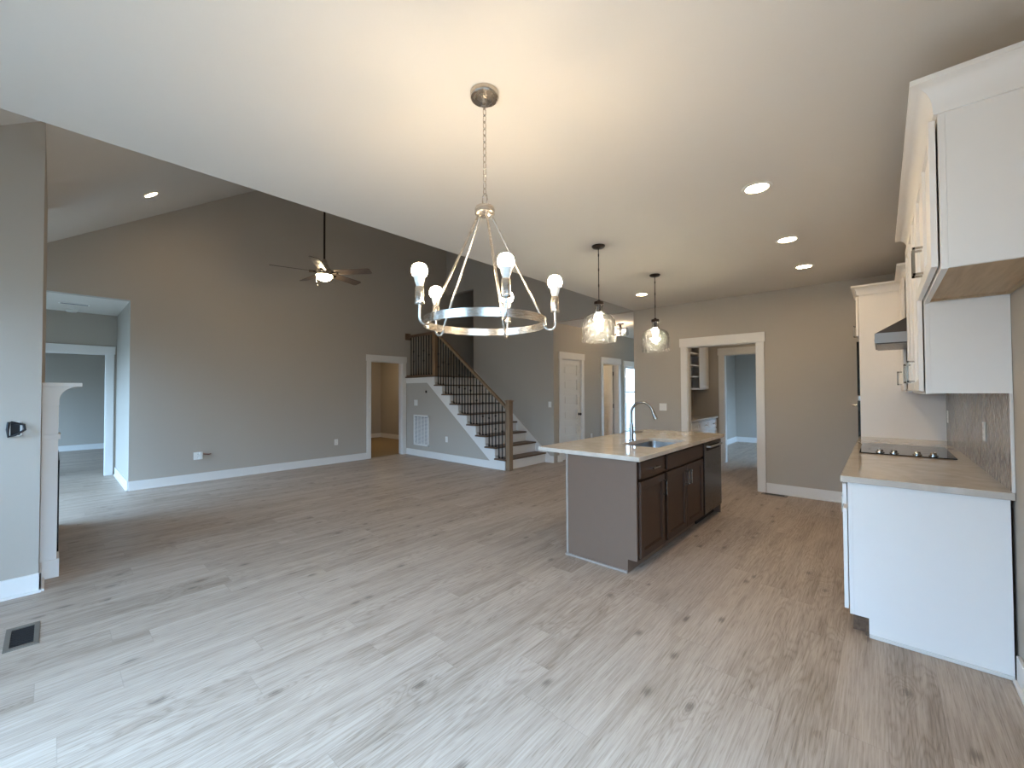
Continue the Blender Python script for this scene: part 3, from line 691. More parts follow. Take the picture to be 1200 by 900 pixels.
for (a, c, hu) in ((3.58, 4.055, 4.02), (4.065, 4.54, 4.10)):
    do = MB(); shaker(do, FI, a, c, 0.12, 0.712); do = do.build('door', 'brownfront', isk, 0.002)
    b = MB(); vpull(b, lambda u, v, n: FI(u, v, n + 0.02), hu, 0.60); b.build('handle', 'chrome', do)
ip = thing('island_end_panel', 'taupe end and back panelling of the island with pale shoe moulding', 'panel', (-1.76, IY0, 0))
b = MB(); b.prism([(IX0, 0), (IX1 - 0.075, 0), (IX1 - 0.075, TK), (IX1 + 0.002, TK), (IX1 + 0.002, CT), (IX0, CT)], 1, IY0, IY0 + 0.019); b.build('end_panel', 'taupe', ip)
b = MB(); b.box(IX0, IX0 + 0.019, IY0 + 0.02, IY1, 0, CT); b.box(IX0 + 0.02, IX1, IY1 - 0.019, IY1, 0, CT); b.build('back_panel', 'taupe', ip)
b = MB(); b.box(IX0 - 0.014, IX1 - 0.075, IY0 - 0.014, IY0, 0, 0.016); b.box(IX0 - 0.014, IX0, IY0, IY1, 0, 0.016); b.build('shoe_moulding', M['taupe2'], ip)
b = MB(); b.box(IX0 - 0.006, IX0 + 0.012, IY0 - 0.006, IY0, 0.016, CT); b.build('corner_bead', M['taupe2'], ip)
# dishwasher
dw = thing('dishwasher', 'dark stainless dishwasher at the far end of the island', 'dishwasher', (-1.74, 4.9, 0))
b = MB(); b.box(IX0 + 0.03, IX1 - 0.03, 4.58, 5.205, 0.09, CT - 0.005); b.build('body', 'dark', dw)
b = MB(); b.box(IX1 - 0.03, IX1 + 0.022, 4.592, 5.195, 0.115, 0.862); dd = b.build('door', 'darksteel', dw, 0.004)
b = MB(); b.box(IX1 + 0.0225, IX1 + 0.024, 4.66, 5.12, 0.775, 0.83); b.build('handle_recess', 'dark', dd)
b = MB(); b.tube([(IX1 + 0.022, 4.665, 0.822), (IX1 + 0.055, 4.67, 0.822), (IX1 + 0.058, 4.7, 0.822), (IX1 + 0.058, 5.08, 0.822), (IX1 + 0.055, 5.11, 0.822), (IX1 + 0.022, 5.115, 0.822)], 0.011, 12); b.build('handle', 'steel', dd, smooth=True)
b = MB(); b.box(IX1 - 0.1, IX1 - 0.07, 4.592, 5.195, 0.0, 0.1); b.build('toe_panel', 'dark', dw)
# worktop with cut-out
def rrect(cx, cy, hx, hy, r, n=6):
    pts = []
    for (sx, sy, a0) in ((1, 1, 0), (-1, 1, 90), (-1, -1, 180), (1, -1, 270)):
        for k in range(n + 1):
            a = math.radians(a0 + 90 * k / n); pts.append((cx + sx * (hx - r) + r * math.cos(a), cy + sy * (hy - r) + r * math.sin(a)))
    return pts
SC = (-1.675, 3.965); SHX, SHY = 0.19, 0.37
def slab_hole(x0, x1, y0, y1, z0, z1, inner):
    cx, cy = SC; b = MB(); bm = b.bm
    pts = list(inner)
    for (X, Y) in ((x0, y0), (x1, y0), (x1, y1), (x0, y1)):   # add rays through the outer corners
        d = Vector((X - cx, Y - cy)); best = None
        for i in range(len(inner)):
            p, q = Vector(inner[i]) - Vector((cx, cy)), Vector(inner[(i + 1) % len(inner)]) - Vector((cx, cy))
            e = q - p; den = d.x * e.y - d.y * e.x
            if abs(den) < 1e-9: continue
            t = (p.x * e.y - p.y * e.x) / den; s = (p.x * d.y - p.y * d.x) / den
            if t > 0 and -1e-6 <= s <= 1 + 1e-6: best = (cx + d.x * t, cy + d.y * t)
        pts.append(best)
    pts.sort(key=lambda p: math.atan2(p[1] - cy, p[0] - cx))
    out = []
    for p in pts:
        dx, dy = p[0] - cx, p[1] - cy
        t = min(((x1 - cx) / dx if dx > 1e-9 else 1e9), ((x0 - cx) / dx if dx < -1e-9 else 1e9), ((y1 - cy) / dy if dy > 1e-9 else 1e9), ((y0 - cy) / dy if dy < -1e-9 else 1e9))
        out.append((cx + dx * t, cy + dy * t))
    L = [[bm.verts.new((p[0], p[1], z)) for p in ring] for ring in (pts, out) for z in (z0, z1)]
    it0, it1, ot0, ot1 = L; n = len(pts)
    for i in range(n):
        j = (i + 1) % n
        bm.faces.new([it1[i], it1[j], ot1[j], ot1[i]]); bm.faces.new([it0[i], ot0[i], ot0[j], it0[j]])
        bm.faces.new([ot0[i], ot1[i], ot1[j], ot0[j]]); bm.faces.new([it0[i], it0[j], it1[j], it1[i]])
    return b
b = slab_hole(-2.352, -1.378, 2.985, 5.275, CT, 0.914, rrect(SC[0], SC[1], SHX, SHY, 0.05))
tag(b.build('island_worktop', 'quartz', bevel=0.003), 'polished pale stone worktop on the island with a sink cut into it', 'worktop')
sk = thing('sink', 'stainless undermount sink set into the island worktop', 'sink', (SC[0], SC[1], 0.66))
b = MB(); bm = b.bm; rings = []
for (g, z, r) in ((0.02, CT - 0.002, 0.06), (-0.001, CT - 0.002, 0.05), (-0.003, CT - 0.03, 0.05), (-0.006, 0.72, 0.05), (-0.02, 0.692, 0.05), (-0.05, 0.684, 0.045), (-0.14, 0.682, 0.03)):
    rings.append([bm.verts.new((p[0], p[1], z)) for p in rrect(SC[0], SC[1], SHX + g, SHY + g, r)])
n = len(rings[0])
for a, c in zip(rings, rings[1:]):
    for i in range(n): bm.faces.new([a[i], a[(i + 1) % n], c[(i + 1) % n], c[i]])
bm.faces.new(rings[-1])
b.build('basin', 'steel', sk, smooth=True)
b = MB(); b.lathe([(0, 0.684), (0.03, 0.684), (0.042, 0.688), (0.045, 0.684), (0.045, 0.682)], (SC[0], SC[1] + 0.1, 0)); b.build('drain', 'chrome', sk, smooth=True)
# faucet
FX, FY = -1.905, 3.95
fc = thing('faucet', 'tall brushed gooseneck kitchen faucet beside the island sink', 'faucet', (FX, FY, 0.914))
b = MB(); b.lathe([(0, 0.914), (0.03, 0.914), (0.03, 0.92), (0.024, 0.924), (0.021, 0.96), (0.021, 1.04), (0.0165, 1.075), (0.0125, 1.10), (0, 1.10)], (FX, FY, 0)); b.build('body', 'gunmetal', fc, smooth=True)
pts = [(FX, FY, 1.09), (FX, FY, 1.17)]
for a in range(0, 13):
    t = PI - a / 12 * (PI * 0.92); pts.append((FX + 0.115 + 0.115 * math.cos(t), FY, 1.19 + 0.115 * math.sin(t)))
b = MB(); b.tube(pts, 0.0125, 14); b.build('spout', 'gunmetal', fc, smooth=True)
e = Vector(pts[-1]); dv = (Vector(pts[-1]) - Vector(pts[-2])).normalized()
b = MB(); b.tube([e, e + dv * 0.02, e + dv * 0.07, e + dv * 0.085], [0.014, 0.016, 0.019, 0.017], 16); b.build('spray_head', 'gunmetal', fc, smooth=True)
b = MB(); b.tube([(FX + 0.018, FY, 1.0), (FX + 0.04, FY, 1.003)], 0.013, 12); b.tube([(FX + 0.035, FY, 1.003), (FX + 0.125, FY - 0.01, 1.012)], [0.0065, 0.005], 10); b.build('lever', 'gunmetal', fc, smooth=True)

# ------------------------------------------------------------------ white base cabinets on the right wall
BX0, BX1 = -0.158, 0.465          # face frame front, back
FR = lambda u, v, n: Vector((BX0 - 0.005 - n, u, v))
def base_unit(name, label, y0, y1, ndoor, panel=False):
    t = thing(name, label, 'cabinet', ((BX0 + BX1) / 2, (y0 + y1) / 2, 0), 'white base cabinets under the cooktop worktop')
    b = MB(); b.box(BX0 + 0.02, BX1, y0 + (0.002 if not panel else 0.012), y1 - 0.001, 0.105, CT); b.box(BX0 + 0.085, BX1, y0 + (0.002 if not panel else 0.012), y1 - 0.001, 0.0, 0.105); b.build('carcass', 'white', t)
    b = MB()
    b.box(BX0, BX0 + 0.02, y0, y0 + 0.035, 0.105, CT); b.box(BX0, BX0 + 0.02, y1 - 0.035, y1 - 0.001, 0.105, CT); b.box(BX0, BX0 + 0.02, y0 + 0.035, y1 - 0.035, 0.105, 0.14); b.box(BX0, BX0 + 0.02, y0 + 0.035, y1 - 0.035, 0.69, 0.74); b.box(BX0, BX0 + 0.02, y0 + 0.035, y1 - 0.035, CT - 0.03, CT)
    b.build('face_frame', 'white', t, 0.001)
    if panel:
        b = MB(); b.prism([(BX0 + 0.02, 0.105), (BX0 + 0.085, 0.105), (BX0 + 0.085, 0), (BX1, 0), (BX1, CT), (BX0 + 0.02, CT)], 1, y0 + 0.001, y0 + 0.012); b.build('end_panel', 'white', t, 0.001)
        b = MB(); b.box(BX0 + 0.085, BX1, y0 - 0.012, y0 + 0.001, 0, 0.018); b.build('shoe_moulding', 'trim', t, 0.003)
        b = MB(); b.box(BX0 + 0.07, BX0 + 0.085, y0 + 0.01, y1, 0.0, 0.105); b.build('toe_kick', 'tread', t)
        b = MB(); b.box(BX0 + 0.012, BX0 + 0.084, y0 + 0.05, y0 + 0.066, 0.0005, 0.103); b.build('toe_filler', 'tread', t)
    wd = (y1 - y0 - 0.036) / ndoor
    d = MB(); shaker(d, FR, y0 + 0.016, y1 - 0.018, 0.74, 0.862, flat=True); d = d.build('drawer', 'white', t, 0.003)
    b = MB(); vpull(b, lambda u, v, n: FR(u, v, n + 0.02), (y0 + y1) / 2, 0.8, 0.13, False); b.build('handle', 'chrome', d)
    for i in range(ndoor):
        a = y0 + 0.016 + i * wd; d = MB(); shaker(d, FR, a, a + wd - 0.004, 0.125, 0.715); d = d.build('door', 'white', t, 0.002)
        hu = a + wd - 0.035 if (i == 0 and ndoor > 1) else a + 0.03
        b = MB(); vpull(b, lambda u, v, n: FR(u, v, n + 0.02), hu, 0.62); b.build('handle', 'chrome', d)
base_unit('base_cabinet', 'white base cabinet with exposed side panel at the near end of the run', 3.15, 4.33, 2, True)
base_unit('base_cabinet', 'white base cabinet directly below the black cooktop', 4.331, 5.15, 2)
base_unit('base_cabinet', 'white base cabinet between the cooktop and the tall oven cabinet', 5.151, 5.865, 2)
tag(MB().box(-0.189, XR - 0.003, 3.12, 5.868, CT, 0.914).build('wall_worktop', 'quartz', bevel=0.003), 'polished pale stone worktop carrying the black cooktop', 'worktop')
ck = thing('cooktop', 'black glass cooktop with silver knobs along its near edge', 'cooktop', (0.13, 4.74, 0.914))
b = MB(); b.box(-0.14, 0.40, 4.335, 5.145, 0.9145, 0.922); b.build('glass', 'blackglass', ck, 0.002)
for (x, y, r) in ((0.0, 4.62, 0.09), (0.26, 4.62, 0.075), (0.0, 4.95, 0.075), (0.26, 4.95, 0.11)):
    b = MB(); b.lathe([(r - 0.003, 0.9223), (r, 0.9223), (r, 0.9226), (r - 0.003, 0.9226)], (x, y, 0), 40, True); b.build('burner_ring', M['grey_print'], ck)
for x in (-0.015, 0.067, 0.197, 0.283):
    b = MB(); b.lathe([(0.027, 0.9222), (0.027, 0.926), (0.02, 0.93), (0.018, 0.945), (0.016, 0.948), (0, 0.948)], (x, 4.41, 0), 20); b.box(x - 0.004, x + 0.004, 4.394, 4.426, 0.946, 0.956); b.build('knob', 'chrome', ck, smooth=True)
bs = MB(); bs.box(XR - 0.009, XR - 0.001, 3.145, 5.868, 0.914, 1.40); bs.box(XR - 0.009, XR - 0.001, 4.36, 5.12, 1.40, 1.9)
tag(bs.build('backsplash', 'tile'), 'taupe chevron mosaic backsplash between worktop and wall cabinets', 'backsplash')
tag(MB().box(XR - 0.012, XR - 0.001, 3.128, 3.145, 0.914, 1.40).build('edge_trim', 'trim', bevel=0.002), 'white vertical edging strip at the near end of the mosaic backsplash', 'trim strip')

# ------------------------------------------------------------------ wall cabinets
UX0, UX1 = 0.178, XR - 0.002
FU = lambda u, v, n: Vector((UX0 - 0.006 - n, u, v))
def wall_unit(label, y0, y1, z0, z1, ndoor, near_panel, hz=None, x0=UX0):
    t = thing('wall_cabinet', label, 'cabinet', ((x0 + UX1) / 2, (y0 + y1) / 2, z0), 'white wall cabinets')
    F = lambda u, v, n: Vector((x0 - 0.006 - n, u, v))
    b = MB(); b.box(x0 + 0.02, UX1, y0 + 0.001, y0 + 0.017, z0, z1); b.box(x0 + 0.02, UX1, y1 - 0.017, y1 - 0.001, z0, z1); b.box(x0 + 0.02, UX1, y0 + 0.017, y1 - 0.017, z1 - 0.02, z1); b.box(UX1 - 0.01, UX1, y0 + 0.017, y1 - 0.017, z0 + 0.02, z1)
    b.build('carcass', 'white', t)
    b = MB(); b.box(x0 + 0.02, UX1, y0 + 0.017, y1 - 0.017, z0 + 0.012, z0 + 0.024); b.box(UX1 - 0.018, UX1 - 0.001, y0 + 0.017, y1 - 0.017, z0 - 0.0, z0 + 0.012); b.box(x0 + 0.021, UX1 - 0.018, y1 - 0.03, y1 - 0.017, z0, z0 + 0.012); b.build('underside', 'ply', t)
    b = MB(); f = 0.035
    b.box(x0, x0 + 0.02, y0, y0 + f, z0 - 0.004, z1); b.box(x0, x0 + 0.02, y1 - f, y1 - 0.001, z0 - 0.004, z1); b.box(x0, x0 + 0.02, y0 + f, y1 - f, z0 - 0.004, z0 + f); b.box(x0, x0 + 0.02, y0 + f, y1 - f, z1 - f, z1)
    b.build('face_frame', 'white', t, 0.001)
    wd = (y1 - y0 - 0.03) / ndoor
    for i in range(ndoor):
        a = y0 + 0.015 + i * wd; d = MB(); shaker(d, F, a, a + wd - 0.004, z0 + 0.012, z1 - 0.03); d = d.build('door', 'white', t, 0.002)
        hu = a + wd - 0.034 if i == 0 else a + 0.03
        b = MB(); vpull(b, lambda u, v, n: F(u, v, n + 0.02), hu, (z0 + 0.13) if hz is None else hz); b.build('handle', 'chrome', d)
    return t
ZT = 2.50
wall_unit('short white wall cabinet hung higher than the rest, nearest the camera', 2.27, 3.13, 1.885, ZT, 2, True)
wall_unit('narrow single door white wall cabinet beside the high short one', 3.131, 3.53, 1.40, ZT, 1, True)
wall_unit('two door white wall cabinet on the near side of the range hood', 3.531, 4.36, 1.40, ZT, 2, False)
wall_unit('white wall cabinet above the steel range hood', 4.361, 5.12, 2.0, ZT - 0.03, 2, False, x0=UX0 + 0.07)
wall_unit('white wall cabinet between the range hood and the tall oven cabinet', 5.121, 5.866, 1.40, ZT - 0.03, 2, False)
def crown_profile(x, z, ht=0.1, out=0.078):
    pts = [(0, 0), (-0.012, 0), (-0.014, 0.018)]
    for k in range(7):
        t = k / 6; pts.append((-0.014 - (out - 0.024) * (1 - math.cos(t * PI / 2)), 0.018 + (ht - 0.04) * math.sin(t * PI / 2)))
    pts += [(-out, ht - 0.02), (-out, ht), (0, ht)]
    return [(x + a, z + c) for a, c in pts]
def crown(label, x0, y0, y1, z, xend, ret_far=True, ht=0.1):
    # moulding along the front (Y) mitred into a return along the near side (X)
    b = MB(); bm = b.bm; pr = crown_profile(0, 0, ht)
    path = []
    if True: path.append(((xend, y0), (0, -1)))
    path.append(((x0, y0), (-1, -1))); path.append(((x0, y1), (-1, 1) if ret_far else (-1, 0)))
    if ret_far: path.append(((xend, y1), (0, 1)))
    rings = []
    for (p, d) in path: rings.append([bm.verts.new((p[0] - a * d[0], p[1] - a * d[1], z + c)) for a, c in pr])
    rings = [[v for v in r] for r in rings]
    n = len(pr)
    for a, c in zip(rings, rings[1:]):
        for i in range(n): bm.faces.new([a[i], a[(i + 1) % n], c[(i + 1) % n], c[i]])
    bm.faces.new(rings[0]); bm.faces.new(rings[-1][::-1])
    o = b.build('crown_moulding', 'white', smooth=True); tag(o, label, 'moulding', 'white cabinet crown mouldings'); return o
crown('white crown moulding over the wall cabinets nearest the camera', UX0, 2.27, 4.36, ZT - 0.02, UX1, ht=0.125)
crown('white crown moulding over the cabinet beside the tall oven cabinet', UX0 + 0.02, 5.121, 5.72, ZT - 0.05, UX1)
# range hood
hd = thing('range_hood', 'stainless wedge range hood under a wall cabinet above the cooktop', 'range hood', (0.22, 4.74, 1.78))
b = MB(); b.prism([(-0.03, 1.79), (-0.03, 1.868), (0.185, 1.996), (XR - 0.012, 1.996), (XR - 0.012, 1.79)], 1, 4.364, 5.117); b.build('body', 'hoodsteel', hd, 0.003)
b = MB(); b.box(-0.034, -0.0305, 4.364, 5.117, 1.79, 1.868); b.box(-0.034, 0.17, 4.3615, 4.3635, 1.79, 1.868); b.build('front_lip', 'steel', hd)
b = MB(); b.box(-0.02, XR - 0.02, 4.375, 5.105, 1.782, 1.79); b.build('filter', 'darksteel', hd)
for k in range(4): b = MB(); b.box(-0.0365, -0.0341, 4.56 + k * 0.05, 4.59 + k * 0.05, 1.82, 1.84); b.build('button', 'dark', hd)
# tall oven cabinet
TY0, TY1, TX0 = 5.87, 6.645, -0.172
tc_ = thing('oven_cabinet', 'tall white oven cabinet with plain side panel at the end of the run', 'cabinet', (0.15, 6.26, 0))
b = MB(); b.box(TX0 + 0.02, XR - 0.002, TY0, TY0 + 0.018, 0.0, 2.475); b.box(TX0 + 0.02, XR - 0.002, TY1 - 0.018, TY1, 0, 2.475); b.box(XR - 0.02, XR - 0.003, TY0 + 0.018, TY1 - 0.018, 0, 2.474); b.box(TX0 + 0.02, XR - 0.02, TY0 + 0.018, TY1 - 0.018, 2.455, 2.474); b.box(TX0 + 0.021, XR - 0.02, TY0 + 0.018, TY1 - 0.018, 0.4, 0.42); b.box(TX0 + 0.021, XR - 0.02, TY0 + 0.018, TY1 - 0.018, 1.98, 2.0)
b.build('carcass', 'white', tc_)
b = MB(); f = 0.04
b.box(TX0, TX0 + 0.02, TY0, TY0 + f, 0, 2.475); b.box(TX0, TX0 + 0.02, TY1 - f, TY1, 0, 2.475); b.box(TX0, TX0 + 0.02, TY0 + f, TY1 - f, 2.435, 2.475); b.box(TX0, TX0 + 0.02, TY0 + f, TY1 - f, 1.96, 2.02); b.box(TX0, TX0 + 0.02, TY0 + f, TY1 - f, 0.37, 0.43); b.box(TX0, TX0 + 0.02, TY0 + f, TY1 - f, 0.0, 0.1); b.build('face_frame', 'white', tc_, 0.001)
FT = lambda u, v, n: Vector((TX0 - 0.004 - n, u, v))
for i in range(2):
    a = TY0 + 0.02 + i * 0.37; d = MB(); shaker(d, FT, a, a + 0.365, 2.01, 2.44); d = d.build('door', 'white', tc_, 0.002)
    b = MB(); vpull(b, lambda u, v, n: FT(u, v, n + 0.02), a + (0.335 if i == 0 else 0.03), 2.1); b.build('handle', 'chrome', d)
d = MB(); shaker(d, FT, TY0 + 0.02, TY1 - 0.02, 0.11, 0.38); d = d.build('drawer', 'white', tc_, 0.002)
b = MB(); vpull(b, lambda u, v, n: FT(u, v, n + 0.02), 6.26, 0.25, 0.13, False); b.build('handle', 'chrome', d)
b = MB(); pr = crown_profile(0, 0, 0.1, 0.06); rings = []
for (p, dd_) in (((UX0 - 0.01, TY0 - 0.001), (0, -1)), ((TX0 - 0.001, TY0 - 0.001), (-1, -1)), ((TX0 - 0.001, TY1), (-1, 0))):
    rings.append([b.bm.verts.new((p[0] - a * dd_[0], p[1] - a * dd_[1], 2.452 + c)) for a, c in pr])
for a, c in zip(rings, rings[1:]):
    for i in range(len(pr)): b.bm.faces.new([a[i], a[(i + 1) % len(pr)], c[(i + 1) % len(pr)], c[i]])
b.bm.faces.new(rings[0]); b.bm.faces.new(rings[-1][::-1]); b.build('crown', 'white', tc_, smooth=True)
ov = thing('wall_oven', 'black glass built in double oven with silver bar handle in the tall cabinet', 'oven', (0.1, 6.26, 0.43))
b = MB(); b.box(TX0 + 0.025, 0.35, TY0 + 0.045, TY1 - 0.045, 0.432, 1.955); b.build('body', 'dark', ov)
for (z0, z1) in ((0.45, 1.30), (1.36, 1.95)):
    b = MB(); b.box(TX0 - 0.024, TX0 + 0.018, TY0 + 0.044, TY1 - 0.044, z0, z1); d = b.build('oven_door', 'blackglass', ov, 0.003)
    if z1 < 1.5:
        b = MB(); b.tube([(TX0 - 0.024, 5.98, z1 - 0.05), (TX0 - 0.065, 5.985, z1 - 0.05), (TX0 - 0.068, 6.02, z1 - 0.05), (TX0 - 0.068, 6.5, z1 - 0.05), (TX0 - 0.065, 6.53, z1 - 0.05), (TX0 - 0.024, 6.535, z1 - 0.05)], 0.011, 12); b.build('handle', 'chrome', d, smooth=True)
b = MB(); b.box(TX0 - 0.018, TX0 + 0.02, TY0 + 0.044, TY1 - 0.044, 1.305, 1.355); b.build('control_strip', 'steel', ov, 0.002)

# ------------------------------------------------------------------ chandelier
HX, HY, RZ, RR = -1.345, 1.32, 1.732, 0.275
cl = thing('chandelier', 'brushed nickel ring chandelier with five lit bulbs hanging over the dining area', 'chandelier', (HX, HY, RZ))
P = lambda a, r, z: Vector((HX + r * math.cos(a), HY + r * math.sin(a), z))
b = MB(); b.lathe([(0, H - 0.001), (0.066, H - 0.001), (0.066, H - 0.02), (0.062, H - 0.026), (0.03, H - 0.028), (0.012, H - 0.032), (0.01, H - 0.05), (0, H - 0.05)], (HX, HY, 0), 40); b.build('canopy', 'nickel', cl, smooth=True)
b = MB(); z = H - 0.04; k = 0
while z > 2.33:
    pts = []
    for i in range(16):
        t = 2 * PI * i / 16; lx = 0.0085 * math.cos(t); lz = 0.019 * math.sin(t)
        pts.append((HX + (lx if k % 2 == 0 else 0), HY + (lx if k % 2 else 0), z - 0.019 + lz))
    b.loop(pts, 0.0022, 6); z -= 0.031; k += 1
zc = z
b.build('chain', 'nickel', cl, smooth=True)
b = MB(); b.loop([(HX + 0.015 * math.cos(2 * PI * i / 20), HY, 2.303 + 0.027 * math.sin(2 * PI * i / 20)) for i in range(20)], 0.0035, 8); b.build('hanging_loop', 'nickel', cl, smooth=True)
b = MB(); b.lathe([(0, 2.28), (0.014, 2.28), (0.02, 2.272), (0.042, 2.268), (0.046, 2.26), (0.046, 2.238), (0.04, 2.232), (0.02, 2.225), (0, 2.222)], (HX, HY, 0), 36); b.build('hub', 'nickel', cl, smooth=True)
b = MB(); h = 0.0175; b.lathe([(RR, RZ - h), (RR + 0.004, RZ - h), (RR + 0.004, RZ + h), (RR, RZ + h)], (HX, HY, 0), 96, True); b.build('ring', 'nickel', cl, smooth=True)
A0 = math.radians(42)
for k in range(5):
    a = A0 + 2 * PI * k / 5
    b = MB(); b.tube([P(a, 0.028, 2.236), P(a, RR - 0.006, RZ + 0.004)], 0.0052, 10); b.build('rod', 'nickel', cl, smooth=True)
    pts = [P(a, RR - 0.004, RZ), P(a, RR - 0.006, RZ - 0.002)]
    cx = (RR - 0.006 + 0.32) / 2; rr = (0.32 - RR + 0.006) / 2
    for i in range(0, 11): t = PI + PI * i / 10; pts.append(P(a, cx + rr * math.cos(t), RZ - 0.004 + rr * 1.05 * math.sin(t)))
    pts += [P(a, 0.32, RZ + 0.02), P(a, 0.32, RZ + 0.055)]
    b = MB(); b.tube(pts, 0.0055, 10); ar = b.build('arm', 'nickel', cl, smooth=True)
    c = P(a, 0.32, 0)
    b = MB(); b.lathe([(0, RZ + 0.048), (0.02, RZ + 0.05), (0.0215, RZ + 0.056), (0.0175, RZ + 0.06), (0.0175, RZ + 0.118), (0.0155, RZ + 0.122), (0, RZ + 0.122)], c, 24); sk_ = b.build('socket', 'nickel', cl, smooth=True)
    b = MB(); z = RZ + 0.122; b.lathe([(0.013, z), (0.0145, z + 0.008), (0.019, z + 0.02), (0.0215, z + 0.034), (0.026, z + 0.043)], c, 24); b.build('bulb_neck', 'plastic', sk_, smooth=True)
    b = MB(); b.lathe([(0.026, z + 0.043), (0.0295, z + 0.05), (0.0322, z + 0.058), (0.033, z + 0.066), (0.0305, z + 0.08), (0.0235, z + 0.091), (0.012, z + 0.097), (0, z + 0.0985)], c, 28); b.build('bulb', 'bulb', sk_, smooth=True)

# ------------------------------------------------------------------ pendants
def pendant(px, py, label):
    t = thing('pendant_light', label, 'pendant light', (px, py, 1.885), 'rippled glass pendants over the island')
    c = (px, py, 0)
    b = MB(); b.lathe([(0, H - 0.001), (0.062, H - 0.001), (0.062, H - 0.01), (0.05, H - 0.022), (0.012, H - 0.028), (0, H - 0.03)], c, 36); b.build('canopy', 'bronze', t, smooth=True)
    b = MB(); b.cyl((px, py, 2.27), (px, py, H - 0.028), 0.0042, 10)
    for z in (2.42, 2.57, 2.71): b.cyl((px, py, z - 0.012), (px, py, z + 0.012), 0.0065, 10)
    b.build('stem', 'bronze', t, smooth=True)
    b = MB(); b.lathe([(0, 2.285), (0.014, 2.283), (0.016, 2.27), (0.046, 2.266), (0.048, 2.24), (0.043, 2.236), (0.02, 2.234), (0.02, 2.16), (0.017, 2.155), (0, 2.155)], c, 28); b.build('socket', 'bronze', t, smooth=True)
    b = MB(); prof = [(0.042, 2.262), (0.040, 2.235), (0.036, 2.205), (0.042, 2.178), (0.062, 2.155), (0.1, 2.138), (0.132, 2.118), (0.149, 2.085), (0.155, 2.04), (0.157, 1.98), (0.158, 1.90), (0.157, 1.885)]
    fine = []
    for p, q in zip(prof, prof[1:]):
        for i in range(3): f = i / 3; fine.append((p[0] + (q[0] - p[0]) * f, p[1] + (q[1] - p[1]) * f))
    fine.append(prof[-1])
    b.lathe(fine, c, 72)
    for v in b.bm.verts:       # hammered surface
        d = Vector((v.co.x - px, v.co.y - py, 0)); r = d.length
        if r > 0.09:
            ang = math.atan2(d.y, d.x); k = 0.0035 * math.sin(ang * 11 + v.co.z * 60) * math.sin(ang * 7 - v.co.z * 75 + 1.3)
            v.co.x += d.x / r * k; v.co.y += d.y / r * k
    g = b.build('glass_shade', 'glasswavy', t, smooth=True); sm = g.modifiers.new('solid', 'SOLIDIFY'); sm.thickness = 0.003
    b = MB(); b.lathe([(0.013, 2.155), (0.014, 2.135), (0.016, 2.11), (0.021, 2.07), (0.023, 2.04), (0.021, 2.015), (0.013, 1.995), (0, 1.99)], c, 24); b.build('bulb', 'pbulb', t, smooth=True)
pendant(-1.98, 3.45, 'rippled clear glass pendant hanging over the near end of the island')
pendant(-1.985, 4.77, 'rippled clear glass pendant hanging over the far end of the island')

# ------------------------------------------------------------------ downlights
def downlight(x, y, label, z=H, slope=0.0, g='round recessed ceiling lights'):
    t = thing('recessed_light', label, 'ceiling light', (x, y, z), g)
    b = MB(); b.lathe([(0.068, 0.0), (0.07, -0.006), (0.092, -0.003), (0.094, 0.0)], (x, y, z), 40, True); tr = b.build('trim_ring', 'plastic', t, smooth=True)
    b = MB(); b.lathe([(0.069, -0.002), (0.06, -0.004), (0, -0.005)], (x, y, z), 40); b.build('lens', 'down', t, smooth=True)
    t.rotation_euler = (slope, 0, 0); return t
downlight(-0.61, 3.19, 'lit recessed ceiling light nearest the camera over the kitchen aisle')
downlight(-0.62, 4.48, 'lit recessed ceiling light in the middle of the row over the kitchen aisle')
downlight(-0.62, 5.58, 'lit recessed ceiling light nearest the far wall in the aisle row')
downlight(-2.53, 5.61, 'lit recessed ceiling light between the two pendants above the island')
downlight(-7.0, 0.83, 'lit recessed light in the sloping vaulted ceiling', VZ(0.83) - 0.002, math.atan(0.651))
# hall flush light
fx_, fy_ = -3.97, 7.77
fl = thing('flush_light', 'patterned glass drum light flush to the entry hall ceiling', 'ceiling light', (fx_, fy_, H))
b = MB(); b.lathe([(0, H - 0.001), (0.07, H - 0.001), (0.07, H - 0.02), (0.02, H - 0.024), (0.02, H - 0.09), (0, H - 0.09)], (fx_, fy_, 0), 32); b.build('canopy', 'bronze', fl, smooth=True)
b = MB(); b.lathe([(0.03, H - 0.08), (0.13, H - 0.085), (0.158, H - 0.10), (0.165, H - 0.13), (0.165, H - 0.22), (0.15, H - 0.245), (0, H - 0.25)], (fx_, fy_, 0), 40); b.build('glass_shade', 'glasswavy', fl, smooth=True)
for k in range(2):
    b = MB(); b.lathe([(0, -0.03), (0.02, -0.022), (0.028, 0), (0.02, 0.022), (0, 0.03)], (fx_ + (k - 0.5) * 0.12, fy_, H - 0.16), 20); b.build('bulb', 'bulb', fl, smooth=True)
for (nm, lab, x, y, z) in (('flush_light', 'small lit ceiling light in the room behind the open hall door', -6.0, 8.8, 2.5), ('flush_light', 'small lit ceiling light in the tan side room', -10.2, 5.6, 2.6), ('flush_light', 'added unseen ceiling light brightening the pantry', -1.5, 7.8, 2.7)):  # the pantry one is an added, unseen light to brighten the shelves
    t = thing(nm, lab, 'ceiling light', (x, y, z))
    b = MB(); b.lathe([(0, z), (0.12, z), (0.12, z - 0.015), (0, z - 0.015)], (x, y, 0), 28); b.build('canopy', 'bronze', t, smooth=True)
    b = MB(); b.lathe([(0.11, z - 0.016), (0.1, z - 0.05), (0.05, z - 0.075), (0, z - 0.08)], (x, y, 0), 28); b.build('glass_shade', 'dimlens' if 'pantry' in lab else 'fanlens', t, smooth=True)

